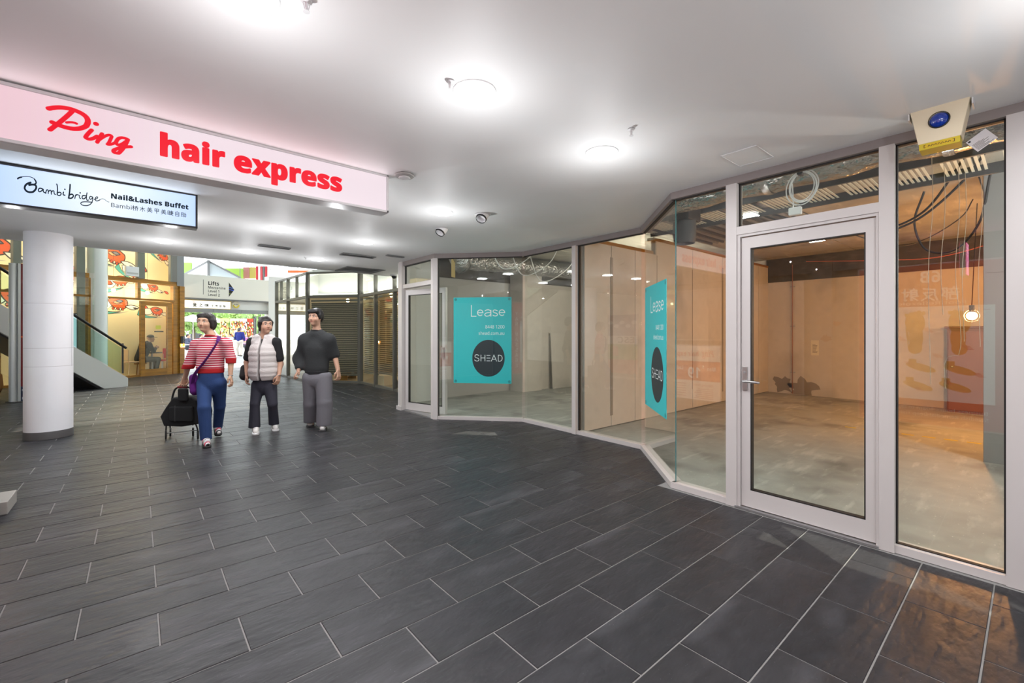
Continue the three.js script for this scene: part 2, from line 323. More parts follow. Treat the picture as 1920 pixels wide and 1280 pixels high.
// a post on the line p-q between distances s0 and s1 along it, standing proud by 'out' and going in by t
function post(p, q, s0, s1, y0, y1, t = 0.11, out = 0.012) { const L = Math.hypot(q[0] - p[0], q[1] - p[1]); return slab(lerp2(p, q, s0 / L), lerp2(p, q, s1 / L), y0, y1, t, -out); }
function pane(w, p, q, s0, s1, y0, y1, name = 'glass_pane', off = 0.05) { const L = Math.hypot(q[0] - p[0], q[1] - p[1]); return part(name, slab(lerp2(p, q, s0 / L), lerp2(p, q, s1 / L), y0, y1, 0.002, off), glass, w); }
function gaskets(w, p, q, s0, s1, y0, y1) {
  const g = 0.009, l = [post(p, q, s0, s0 + g, y0, y1, 0.03, -0.035), post(p, q, s1 - g, s1, y0, y1, 0.03, -0.035), post(p, q, s0, s1, y1 - g, y1, 0.03, -0.035), post(p, q, s0, s1, y0, y0 + g * 0.7, 0.03, -0.035)];
  part('gasket', l, gasket, w);
}
const zAt = (z) => P[0][1] - z;                                     // distance along the near run from its start
{
  // near run: P0 -> P1 along x = SX
  const [a, b] = [P[0], P[1]], w = struct('window_1', 'wide fixed shop window at the right end, beside the glazed door', 'shop window');
  part('sill', slab([SX, 1.2], [SX, -0.6], 0, 0.05, 0.11), frameMat, w);
  part('head_rail', slab([SX, 1.2], [SX, -1.6], HEAD, 2.72, 0.11), frameDark, w);
  part('mullion', post(a, b, zAt(-0.025), zAt(-0.1), 0, HEAD), frameMat, w);
  part('mullion_001', post(a, b, zAt(-0.575), zAt(-0.652), 0, HEAD), frameMat, w);
  pane(w, a, b, zAt(-0.1), zAt(-0.575), 0.05, HEAD); gaskets(w, a, b, zAt(-0.1), zAt(-0.575), 0.05, HEAD);
  part('wall_stop', box(0.3, 2.9, 1.2, SX + 0.14, 1.45, 0.575), darkGrey, w);
  const d = struct('door_1', 'tall glazed aluminium entrance door with lever handle and a glass panel above it', 'door');
  part('mullion', post(a, b, zAt(-1.548), zAt(-1.632), 0, HEAD, 0.11), frameMat, d);
  part('transom', post(a, b, zAt(-0.652), zAt(-1.548), 2.192, 2.256, 0.11, 0.01), frameMat, d);
  part('jamb', [post(a, b, zAt(-1.525), zAt(-1.548), 0, 2.192, 0.1, 0), post(a, b, zAt(-0.652), zAt(-0.668), 0, 2.192, 0.1, 0), post(a, b, zAt(-0.668), zAt(-1.525), 2.172, 2.192, 0.1, 0)], frameMat, d);
  part('threshold', slab([SX - 0.02, -0.652], [SX - 0.02, -1.56], 0, 0.014, 0.12), dullSteel, d);
  pane(d, a, b, zAt(-0.652), zAt(-1.548), 2.256, HEAD, 'transom_glass'); gaskets(d, a, b, zAt(-0.652), zAt(-1.548), 2.256, HEAD);
  const st = (s0, s1, y0, y1) => post(a, b, zAt(s0), zAt(s1), y0, y1, 0.045, -0.02);
  part('door_leaf', [st(-1.454, -1.522, 0.02, 2.166), st(-0.672, -0.726, 0.02, 2.166), st(-0.726, -1.454, 2.078, 2.166), st(-0.726, -1.454, 0.02, 0.155)], frameMat, d);
  pane(d, a, b, zAt(-0.726), zAt(-1.454), 0.155, 2.078, 'door_glass', 0.042);
  const g = 0.008; part('gasket', [st(-1.446, -1.454, 0.155, 2.078), st(-0.726, -0.734, 0.155, 2.078), st(-0.726, -1.454, 2.07, 2.078), st(-0.726, -1.454, 0.155, 0.155 + g)], gasket, d);
  handle(d, SX + 0.018, 1.02, -1.492, 0);
  // far bit of the near run and the butt-jointed corner
  const w2 = struct('window_2', 'narrow frameless-cornered shop window left of the glazed door', 'shop window');
  part('sill', slab([SX, -1.56], P[1], 0, 0.05, 0.11), frameMat, w2); part('head_rail', slab([SX, -1.6], P[1], HEAD, 2.72, 0.11), frameDark, w2);
  pane(w2, a, b, zAt(-1.632), zAt(-2.105), 0.05, HEAD);
  part('gasket', [post(a, b, zAt(-1.632), zAt(-1.641), 0.05, HEAD, 0.03, -0.035), post(a, b, zAt(-1.632), zAt(-2.1), HEAD - 0.009, HEAD, 0.03, -0.035)], gasket, w2);
  part('glass_edge', box(0.012, HEAD - 0.05, 0.005, SX + 0.051, (HEAD + 0.05) / 2, -2.108), glassEdge, w2);
  const diag = (n, p, q, lab) => {
    const w = struct('window_' + n, lab, 'shop window'), L = Math.hypot(q[0] - p[0], q[1] - p[1]);
    part('sill', slab(p, q, 0, 0.05, 0.11), frameMat, w); part('head_rail', slab(p, q, HEAD, 2.72, 0.11), frameDark, w);
    return [w, L];
  };
  let [w3, L3] = diag(3, P[1], P[2], 'slanting shop window pane of the nearer recess, with a teal poster behind it');
  pane(w3, P[1], P[2], 0.03, L3 - 0.01, 0.05, HEAD);
  part('gasket', post(P[1], P[2], 0.02, L3, HEAD - 0.009, HEAD, 0.03, -0.035), gasket, w3);
  let [w4, L4] = diag(4, P[2], P[3], 'two pane shop window at the back of the recess, split by a pale post');
  part('mullion', post(P[2], P[3], 1.02, 1.09, 0, HEAD, 0.11, 0.02), frameMat, w4);
  pane(w4, P[2], P[3], 0.02, 1.02, 0.05, HEAD); pane(w4, P[2], P[3], 1.09, L4 - 0.01, 0.05, HEAD, 'glass_pane_001');
  gaskets(w4, P[2], P[3], 1.0, 1.02, 0.05, HEAD); part('gasket_001', [post(P[2], P[3], 1.09, 1.1, 0.05, HEAD, 0.03, -0.035), post(P[2], P[3], 0, L4, HEAD - 0.009, HEAD, 0.03, -0.035)], gasket, w4);
  let [w5, L5] = diag(5, P[3], P[4], 'slanting shop window pane of the farther recess, with a teal poster behind it');
  pane(w5, P[3], P[4], 0.01, L5 - 0.06, 0.05, HEAD);
  part('mullion', post(P[3], P[4], L5 - 0.055, L5 + 0.02, 0, HEAD, 0.11, 0.012), frameMat, w5);
  part('gasket', [post(P[3], P[4], L5 - 0.066, L5 - 0.055, 0.05, HEAD, 0.03, -0.035), post(P[3], P[4], 0, L5, HEAD - 0.009, HEAD, 0.03, -0.035)], gasket, w5);
  // far door bay P4 -> P5
  const d2 = struct('door_2', 'narrow glazed shop door at the far end of the empty shop, standing slightly ajar', 'door'), p = P[4], q = P[5], L = Math.hypot(q[0] - p[0], q[1] - p[1]);
  part('head_rail', slab(p, q, HEAD, 2.73, 0.11), frameDark, d2);
  part('mullion', post(p, q, 0, 0.09, 0, HEAD), frameMat, d2); part('mullion_001', post(p, q, L - 0.13, L, 0, 2.7, 0.11, 0.03), frameMat, d2);
  part('transom', post(p, q, 0.09, L - 0.13, 2.2, 2.27), frameMat, d2);
  part('threshold', slab(p, q, 0, 0.014, 0.12), dullSteel, d2); part('foot_block', post(p, q, L - 0.14, L + 0.05, 0, 0.07, 0.13, 0.05), frameMat, d2);
  pane(d2, p, q, 0.09, L - 0.13, 2.27, HEAD, 'transom_glass'); gaskets(d2, p, q, 0.09, L - 0.13, 2.27, HEAD);
  const h0 = [3.7, -7.36], h1 = [3.95, -6.4], lf = (s0, s1, y0, y1) => post(h0, h1, s0, s1, y0, y1, -0.045, 0), W = Math.hypot(h1[0] - h0[0], h1[1] - h0[1]);
  part('door_leaf', [lf(0, 0.075, 0.02, 2.17), lf(W - 0.075, W, 0.02, 2.17), lf(0.075, W - 0.075, 2.08, 2.17), lf(0.075, W - 0.075, 0.02, 0.15)], frameMat, d2);
  part('door_glass', slab(lerp2(h0, h1, 0.07), lerp2(h0, h1, 0.93), 0.15, 2.08, -0.002, -0.02), glass, d2);
  part('gasket', [lf(0.075, 0.085, 0.15, 2.08), lf(W - 0.085, W - 0.075, 0.15, 2.08), lf(0.075, W - 0.075, 2.072, 2.08), lf(0.075, W - 0.075, 0.15, 0.158)], gasket, d2);
  const hh = new THREE.Group(); hh.name = 'handle'; d2.add(hh); const hp = lerp2(h0, h1, 0.965);
  hh.position.set(hp[0], 1.06, hp[1]); hh.rotation.y = Math.atan2(h1[0] - h0[0], h1[1] - h0[1]) + Math.PI;
  part('plate', [box(0.012, 0.2, 0.04, -0.006, 0, 0, 0.003), box(0.012, 0.2, 0.04, 0.05, 0, 0, 0.003)], steel, hh);
  part('lever', tube([V(-0.005, 0, 0), V(-0.05, 0, 0), V(-0.058, 0, 0.02), V(-0.058, 0, 0.12)], 0.009, 20), steel, hh);
}
function handle(d, x, y, z) {
  const h = new THREE.Group(); h.name = 'handle'; d.add(h); h.position.set(x, y, z);
  part('plate', box(0.012, 0.19, 0.038, -0.004, 0.02, 0, 0.003), steel, h, 'brushed steel plate');
  part('lever', tube([V(-0.005, 0, 0), V(-0.045, 0, 0), V(-0.055, 0, 0.012), V(-0.056, 0, 0.1), V(-0.05, -0.004, 0.125)], 0.0095, 24), steel, h, 'curved steel lever');
  part('cylinder', cyl(0.009, 0.012, 0, 0, 0, 16).rotateZ(Math.PI / 2).translate(-0.01, 0.07, 0), dullSteel, h);
}
// ---------------------------------------------------------------- inside the empty shop
{
  const fl = struct('floor_concrete', 'bare scuffed grey concrete floor inside the empty shop', 'floor');
  part('concrete_slab', metric(plate([[SX + 0.06, 1.6], [SX + 0.06, -2.11], [4.7, -3.05], [4.7, -5.2], [3.73, -6.27], [3.73, -7.5], [4.7, -8.3], [11.6, -8.3], [11.6, 1.6]], -0.03, 0.006)), concrete, fl);
  for (let i = 0; i < 7; i++) { const m = part('yellow_tape', box(0.06, 0.0015, 0.13, 8.03 + 0.012 * i, 0.0068, -1.75 + i * 0.21).translate(0, 0, 0), std({ color: rgb(0.6, 0.47, 0.06), roughness: 0.7 }), fl, 'worn yellow floor marking'); m.rotation.y = 0; }
  const so = struct('ceiling_soffit', 'raw concrete slab soffit with board marks over the empty shop', 'ceiling');
  for (let i = 0; i < 5; i++) part('formwork_bay', metric(plate([[3.95, 1.6 - i * 2], [11.6, 1.6 - i * 2], [11.6, -0.385 - i * 2], [3.95 + (i > 0 && i < 4 ? 0.85 : 0), -0.385 - i * 2]], 3.12 + (i % 2) * 0.006, 3.35)), soffit, so);
  const pt = struct('wall_partition', 'plasterboard partition of stained sheets between the two empty units', 'wall');
  part('studs', box(6.66, 2.7, 0.06, 8.06, 1.35, -4.12), midGrey, pt); part('upper_studs', box(4.8, 0.22, 0.06, 9, 2.8, -4.12), midGrey, pt);
  for (let i = 0; i < 11; i++) {
    const x = 4.78 + i * 0.606, h = x < 6.5 ? 2.7 : 2.93;
    part('plasterboard_sheet', metric(box(0.6, h - 0.02, 0.02, x + 0.3, h / 2 + 0.01, -4.08 + (i % 3) * 0.003), rnd() * 9, rnd() * 9), board[i % 3], pt);
    part('plasterboard_sheet', metric(box(0.6, h - 0.02, 0.02, x + 0.3, h / 2 + 0.01, -4.16), rnd() * 9, rnd() * 9), board[(i + 1) % 3], pt);
    if (i % 2) part('filler_stain', box(0.03 + rnd() * 0.03, h * (0.4 + 0.5 * rnd()), 0.002, x, h * 0.5, -4.066), std({ color: rgb(0.32, 0.28, 0.24), roughness: 0.9 }), pt);
  }
  part('top_plate', box(4.9, 0.05, 0.12, 8.95, 2.955, -4.12), timber, pt); part('top_plate_001', box(1.75, 0.05, 0.12, 5.62, 2.725, -4.12), timber, pt);
  const bw = struct('wall_back', 'warm lit rendered back wall of the empty shop under a dark concrete beam', 'wall');
  part('render_coat', metric(box(0.1, 2.58, 5.8, 11.45, 1.29, -1.2)), board[0], bw); part('beam', metric(box(0.16, 0.56, 5.8, 11.46, 2.86, -1.2)), bandMat, bw);
  for (const [z, y, s, k] of [[-3.35, 0.16, 0.3, 0.3], [-3.75, 0.2, 0.26, 0.26], [-2.92, 1.28, 0.11, 0.62], [-2.72, 1.6, 0.07, 0.66]]) part('stain', new THREE.ShapeGeometry(new THREE.Shape([...Array(22)].map((_, i) => { const a = i / 22 * 6.283, r = s * (0.55 + 0.6 * hash(i, 3, Math.round(s * 99))); return new THREE.Vector2(r * Math.cos(a), Math.max(-y + 0.01, 0.8 * r * Math.sin(a))); }))).rotateY(-Math.PI / 2).translate(11.398, y, z), std({ color: rgb(k, k * 0.85, k * 0.7), roughness: 0.95 }), bw);
  const en = struct('wall_end', 'plain end wall of the empty shop on the right', 'wall'); part('render_coat', metric(box(8, 3.3, 0.1, 7.7, 1.65, 1.55)), board[1], en);
  const gc = struct('column_square', 'square grey painted column inside the empty shop at the right edge', 'column');
  part('shaft', box(0.6, 3.12, 0.95, 7.3, 1.56, 0.12, 0.006), std({ color: rgb(0.3, 0.3, 0.3), roughness: 0.75 }), gc); part('crack_line', box(0.004, 0.004, 0.9, 6.998, 2.05, 0.12), midGrey, gc);
  // left unit
  const lw = struct('wall_left_unit', 'grey and beige rear walls of the left empty unit', 'wall');
  part('plaster', metric(box(2.2, 2.6, 0.1, 5.8, 1.3, -8.26)), std({ color: rgb(0.5, 0.48, 0.46), roughness: 0.85 }), lw); part('dark_beam', metric(box(7.5, 0.54, 0.14, 7.9, 2.86, -8.28)), bandMat, lw); part('pier', metric(box(0.62, 3.12, 0.6, 7.2, 1.56, -8.05)), board[0], lw); part('plaster_001', metric(box(4, 2.6, 0.1, 9.5, 1.3, -7.92)), board[1], lw); part('dark_beam_001', metric(box(4, 0.54, 0.14, 9.5, 2.86, -7.95)), bandMat, lw);
  part('end_plaster', metric(box(0.1, 3.12, 4.2, 11.45, 1.56, -6.2)), board[1], lw); part('stub', box(0.5, 3.12, 0.12, 4.5, 1.56, -8.1), whiteWall, lw);
  const lb = thing('plasterboard_offcut', 'loose tapering board leaning against the beige wall of the left unit', 'board', [8.35, 0.01, -7.72]);
  const s = new THREE.Shape([[-0.5, 0], [0.42, 0], [0.05, 1.35], [-0.5, 1.4]].map(([x, y]) => new THREE.Vector2(x, y)));
  part('sheet', metric(new THREE.ExtrudeGeometry(s, { depth: 0.013, bevelEnabled: false }).rotateX(-0.06)), board[1], lb);
  // copper pipe, notice, cupboard, lamp
  const pipe = thing('copper_pipe', 'thin copper pipe with clips running up the back wall', 'pipe', [11.36, 0, -3.55]);
  part('pipe', rod(V(0, 0.02, 0), V(0, 2.95, 0), 0.011), std({ color: rgb(0.3, 0.13, 0.075), metalness: 0.6, roughness: 0.5 }), pipe);
  for (const y of [0.5, 1.55, 2.45]) part('clip', box(0.03, 0.02, 0.09, 0.015, y, 0), dullSteel, pipe);
  const nt = thing('notice', 'small white paper notice stuck on the back wall right of the copper pipe', 'notice', [11.392, 1.07, -3.12], -Math.PI / 2);
  part('sheet', card(0.15, 0.33, 0.002), std({ map: canvas(128, 256, (x) => { x.fillStyle = '#e8e0cc'; x.fillRect(0, 0, 128, 256); x.fillStyle = '#555'; for (let i = 0; i < 9; i++) x.fillRect(24, 70 + i * 17, 50 + (i * 29) % 34, 5); }), roughness: 0.8 }), nt);
  const cb = thing('cupboard', 'low dark brown cupboard against the back wall behind the bare work lamp', 'cupboard', [11.15, 0.006, -0.75]);
  const brown = std({ color: rgb(0.16, 0.075, 0.05), roughness: 0.6 });
  part('carcass', box(0.36, 1.47, 0.5, 0, 0.735, 0), brown, cb); part('top', box(0.4, 0.04, 0.56, 0, 1.49, 0, 0.006), brown, cb);
  const cd = part('door', box(0.02, 1.38, 0.46, -0.19, 0.73, 0, 0.004), std({ color: rgb(0.2, 0.09, 0.065), roughness: 0.55 }), cb); part('knob', new THREE.SphereGeometry(0.016, 16, 10).translate(-0.21, 0.8, -0.18), dullSteel, cd);
  const wl = thing('work_lamp', 'bare glowing work lamp in a wire cage hanging on a cord in the empty shop', 'lamp', [8.5, 1.63, -0.536]);
  part('bulb', new THREE.SphereGeometry(0.055, 20, 14), std({ color: rgb(1, 0.9, 0.7), emissive: rgb(1, 0.7, 0.32), emissiveIntensity: 14 }), wl);
  part('socket', [cyl(0.028, 0.09, 0, 0.095, 0, 16), rod(V(0, 0.14, 0), V(0, 1.49, 0.05), 0.005)], black, wl);
  for (let i = 0; i < 6; i++) part('cage_wire', tube([0, 1, 2, 3, 4].map((k) => { const t = k / 4 * Math.PI, q = i * Math.PI / 3; return V(0.085 * Math.sin(t) * Math.cos(q), 0.085 * Math.cos(t), 0.085 * Math.sin(t) * Math.sin(q)); }), 0.0018, 12, 5), dullSteel, wl);
  const pl = new THREE.PointLight(rgb(1, 0.4, 0.11), WARM, 0, 2); pl.position.set(8.5, 1.63, -0.536); pl.castShadow = true; pl.shadow.radius = 3; scene.add(pl);
  const lampStand = (lab, x, z, col, power, n) => {
    const t = thing('work_light', lab, 'lamp', [x, 0.006, z]);
    part('head', [box(0.22, 0.16, 0.06, 0, 1.85, 0, 0.01)], darkGrey, t); part('lit_face', new THREE.SphereGeometry(0.06, 16, 10).translate(0, 2.02, 0), std({ color: rgb(1, 1, 1), emissive: rgb(...col), emissiveIntensity: 12 }), t);
    for (let i = 0; i < 3; i++) part('leg', rod(V(0, 0.9, 0), V(0.45 * Math.cos(i * 2.1), 0.01, 0.45 * Math.sin(i * 2.1)), 0.012), darkGrey, t); part('pole', rod(V(0, 0.85, 0), V(0, 1.96, 0), 0.015), darkGrey, t);
    const l = new THREE.PointLight(rgb(...col), power, 0, 2); l.position.set(x, 2.026, z); l.castShadow = true; l.shadow.radius = 5; scene.add(l);
  };
  lampStand('tripod work light in the hidden right corner of the empty shop', 9.4, 1.05, [1, 0.5, 0.18], 6); lampStand('tripod work light just inside the shop, hidden past the right edge', 5.5, 1.1, [1, 0.96, 0.93], 11); lampStand('tripod work light in the hidden corner of the left unit', 7.3, -4.62, [1, 0.9, 0.78], 8);
  // services under the soffit
  const du = thing('ventilation_duct', 'foil wrapped round air duct running along the shopfront above the glass', 'duct', [4.5, 2.9, -1.2]);
  const dp = [...Array(25)].map((_, i) => [0.185 + 0.012 * Math.sin(i * 2.1) + 0.008 * Math.sin(i * 5.3), -2.4 + i * 0.2]);
  part('foil_wrap', lathe(dp, 40).rotateX(Math.PI / 2), foil, du, 'crinkled silver foil wrap');
  for (const z of [-1.6, -0.4, 0.8, 1.6]) part('tape_band', lathe([[0.202, -0.03], [0.204, 0], [0.202, 0.03]], 40).rotateX(Math.PI / 2).translate(0, 0, z), foil, du);
  for (const z of [-1.9, 0.1, 1.9]) for (const x of [0.2, -0.2]) part('hanger', box(0.02, 0.3, 0.003, x, 0.1, z), dullSteel, du);
  const tr = thing('slat_tray', 'long hanging tray of pale cross slats between dark rails', 'tray', [5.65, 2.9, -1.6]);
  part('rail', box(0.03, 0.1, 4.4, -0.36, 0.02, 0), darkGrey, tr); part('rail_001', box(0.03, 0.1, 4.4, 0.36, 0.02, 0), darkGrey, tr);
  const slat = box(0.7, 0.006, 0.02, 0, 0.02, 0), pale = std({ color: rgb(0.72, 0.66, 0.52), roughness: 0.6 });
  for (let i = 0; i < 104; i++) if (i % 9 !== 3 && i % 9 !== 4) part('slat', slat, pale, tr).position.z = -2.17 + i * 0.042;
  for (const z of [-1.7, 0, 1.7]) for (const x of [-0.36, 0.36]) part('hanger', rod(V(x, 0.05, z), V(x, 0.22, z), 0.006), dullSteel, tr);
  const dk = thing('ribbed_deck', 'ribbed dark metal decking under the slab behind the slanting window', 'decking', [7.15, 3.08, -3.1]);
  part('sheet', box(2.2, 0.01, 1.7, 0, 0.02, 0), darkGrey, dk); for (let i = 0; i < 16; i++) part('rib', box(2.2, 0.035, 0.03, 0, 0, -0.82 + i * 0.108), i % 2 ? midGrey : darkGrey, dk);
  const st = thing('hanging_duct_stub', 'black duct stub hanging from the soffit behind the slanting window', 'duct', [5.08, 2.55, -2.75]);
  part('collar', box(0.3, 0.2, 0.26, 0, 0.3, 0, 0.01), black, st); part('sleeve', lathe([[0.13, 0.25], [0.135, 0.05], [0.12, -0.06], [0.11, -0.06], [0.12, 0.05], [0, 0.06]], 24), darkGrey, st); part('hanger', rod(V(0, 0.4, 0), V(0, 0.6, 0), 0.01), dullSteel, st);
  const cab = (lab, pts, r = 0.012) => solo('hanging_cable', lab, 'cable', tube(pts.map((p) => V(...p)), r, 60, 7), black);
  cab('pair of sagging black cables under the soffit, the lower one', [[6.2, 3.1, -2.6], [6.4, 2.75, -1.9], [6.5, 2.56, -1.25], [6.4, 2.6, -0.85], [6.2, 2.9, -0.45], [6.1, 3.1, -0.3]]);
  cab('pair of sagging black cables under the soffit, the upper one', [[6.3, 3.1, -2.5], [6.5, 2.8, -1.85], [6.6, 2.6, -1.2], [6.45, 2.68, -0.8], [6.1, 2.98, -0.5], [6.0, 3.1, -0.42]]);
  cab('black cable hanging in a deep loop in front of the lit back wall', [[7.2, 3.1, -0.85], [7.3, 2.75, -0.95], [7.4, 2.42, -0.85], [7.3, 2.36, -0.62], [7.1, 2.6, -0.4], [6.9, 3.08, -0.3]]);
  cab('thin black cable crossing diagonally below the soffit', [[7.0, 3.1, -2.1], [7.5, 2.75, -1.6], [8.0, 2.6, -1.1], [8.1, 2.9, -0.6], [8.1, 3.1, -0.5]], 0.007);
  solo('orange_cable', 'thin orange cable strung in front of the dark beam', 'cable', tube([V(9, 2.66, -2.6), V(9.2, 2.58, -1.6), V(9.3, 2.56, -0.9), V(9.1, 2.75, -0.2), V(8.8, 3.1, 0.2)], 0.007, 40, 6), std({ color: rgb(0.35, 0.08, 0.04), roughness: 0.6 }));
  [[1745, 470, 720], [1768, 462, 590], [1795, 468, 668], [1808, 470, 640], [1838, 455, 650]].forEach(([px, y0, y1], i) => {
    const X = 5.2 + 0.25 * i, l = (px - 960) / FOCAL, t = X / (F[0] + R[0] * l), z = t * (F[1] + R[1] * l), h1 = EYE - (y1 - 623.2) * t / FOCAL;
    solo('hanging_wire', ['straight thin wire hanging down farthest left in the right hand window', 'short thin wire hanging second from the left in the right hand window', 'thin wire with a hooked end hanging in the middle of the right hand window', 'thin wire ending beside the glowing lamp', 'wavy thin wire hanging just left of the square column'][i], 'wire',
      tube([V(X, 3.12, z), V(X + 0.01, 2.5, z + 0.012), V(X - 0.01, 2.0, z - 0.012), V(X, h1, z), ...(i === 2 ? [V(X, h1 - 0.01, z - 0.07), V(X, h1 - 0.3, z - 0.08)] : [])], 0.0024, 30, 5), std({ color: rgb(0.4, 0.33, 0.25), roughness: 0.5 }));
  });
  // left unit services: torn foil, cables
  const tf = thing('torn_foil_duct', 'torn golden foil lined duct end hanging in the left unit above the teal poster', 'duct', [4.5, 2.66, -6.75], 0.5);
  part('sleeve', lathe([[0.16, 0.4], [0.17, 0.1], [0.15, -0.1], [0.16, 0.1], [0.15, 0.4]], 20).rotateZ(0.9), foil, tf); part('flap', new THREE.PlaneGeometry(0.14, 0.36, 3, 6).translate(-0.3, -0.1, 0), std({ color: rgb(0.6, 0.47, 0.2), metalness: 0.7, roughness: 0.35, side: THREE.DoubleSide }), tf);
  for (let i = 0; i < 3; i++) solo('white_cable', ['loose white cable drooping in the left unit, nearest the torn foil', 'loose white cable drooping in the middle of the left unit', 'long white cable drooping right of the teal poster top'][i], 'cable', tube([V(5 + i * 0.5, 3.1, -6.6), V(5.2 + i * 0.5, 2.6 - i * 0.08, -6.4), V(5.5 + i * 0.6, 2.75, -6.1), V(5.7 + i * 0.5, 3.1, -5.9)], 0.009, 30, 6), white);
  const cr = thing('foil_duct_run', 'long silver foil duct under the soffit of the left unit', 'duct', [6.6, 2.9, -7.45]); part('foil_wrap', lathe(dp.map(([r, y]) => [r, y * 0.7]), 30).rotateX(Math.PI / 2).rotateY(1.45), foil, cr);
}
// cable coil and plug behind the transom glass
{
  const c = thing('cable_coil', 'coil of white cable tied up behind the glass above the door', 'cable', [SX + 0.13, 2.5, -1.13]);
  [[0.1, 0.125], [0.088, 0.112], [0.078, 0.104], [0.096, 0.118]].forEach(([a, b], i) => part('loop', tube([...Array(14)].map((_, k) => { const t = k / 14 * 2 * Math.PI; return V(0.012 * (i - 1.5) + 0.004 * Math.sin(3 * t), b * Math.sin(t) + 0.008 * (i - 1), a * Math.cos(t) + 0.006 * (i % 2)); }), 0.0042, 56, 6, true), white, c));
  part('tail', tube([V(0, 0.09, -0.03), V(0, 0.2, -0.01)], 0.0035, 8, 6), white, c); part('drop', tube([V(0.02, 0.05, -0.07), V(0.02, -0.06, -0.065), V(0.02, -0.15, -0.062)], 0.0042, 16, 6), white, c);
  part('tie', box(0.05, 0.026, 0.034, 0, 0.1, -0.04, 0.004).rotateX(0.3), black, c); part('plug', box(0.04, 0.06, 0.085, 0.02, -0.165, -0.05, 0.008), white, c, 'square white connector block');
  // alarm box
  const a = thing('strobe_box', 'cream alarm box with a blue domed strobe and yellow label strip under the ceiling', 'alarm', [3.405, 2.455, -0.341], -Math.PI / 2);
  const cream = std({ color: rgb(0.72, 0.62, 0.45), roughness: 0.5 });
  const sh = new THREE.Shape([[-0.118, 0.225], [0.118, 0.225], [0.083, 0.025], [-0.083, 0.025]].map(([x, y]) => new THREE.Vector2(x, y)));
  part('case', new THREE.ExtrudeGeometry(sh, { depth: 0.11, bevelEnabled: true, bevelSize: 0.004, bevelThickness: 0.004, bevelSegments: 2 }).translate(0, 0, -0.11), cream, a);
  part('label_strip', box(0.166, 0.036, 0.11, 0, 0.004, -0.05, 0.003), std({ color: rgb(0.55, 0.42, 0.02), roughness: 0.5 }), a, 'yellow label strip');
  part('label_print', box(0.13, 0.02, 0.001, 0, 0.004, 0.0058), std({ map: canvas(256, 48, (x) => { x.fillStyle = '#c9a512'; x.fillRect(0, 0, 256, 48); x.strokeStyle = '#2a2204'; x.lineWidth = 5; x.beginPath(); x.moveTo(22, 6); x.lineTo(8, 6); x.lineTo(8, 42); x.lineTo(22, 42); x.moveTo(234, 6); x.lineTo(248, 6); x.lineTo(248, 42); x.lineTo(234, 42); for (let i = 0; i < 7; i++) { x.moveTo(40 + i * 27, 36); x.quadraticCurveTo(44 + i * 27, 4, 54 + i * 27, 24); x.lineTo(60 + i * 27, 34); } x.stroke(); }), roughness: 0.5 }), a);
  part('bezel', lathe([[0.04, 0], [0.046, 0], [0.044, 0.008], [0.04, 0.008]], 32).rotateX(Math.PI / 2).translate(0, 0.135, 0.003), black, a);
  part('strobe_dome', lathe([[0, 0.024], [0.018, 0.021], [0.032, 0.012], [0.04, 0]], 32).rotateX(Math.PI / 2).translate(0, 0.135, 0.004), phys({ color: rgb(0.004, 0.035, 0.32), roughness: 0.12, clearcoat: 1 }), a, 'blue lens');
  part('top_flange', [box(0.262, 0.006, 0.14, 0, 0.226, -0.05), box(0.006, 0.045, 0.1, 0.128, 0.204, -0.06), box(0.006, 0.045, 0.1, -0.128, 0.204, -0.06)], white, a);
  const q = thing('paper_label', 'tilted white printed paper label stuck on the glass beside the alarm box', 'label', [SX + 0.047, 2.523, -0.196], -Math.PI / 2);
  part('sheet', card(0.098, 0.085, 0.001).rotateZ(0.62), std({ map: canvas(256, 224, (x) => { x.fillStyle = '#e6e3e6'; x.fillRect(0, 0, 256, 224); x.fillStyle = '#444'; for (let i = 0; i < 8; i++) x.fillRect(20, 96 + i * 15, 90 + (i * 47) % 110, 6); x.fillStyle = '#222'; x.fillRect(14, 14, 30, 26); }), roughness: 0.6 }), q);
}
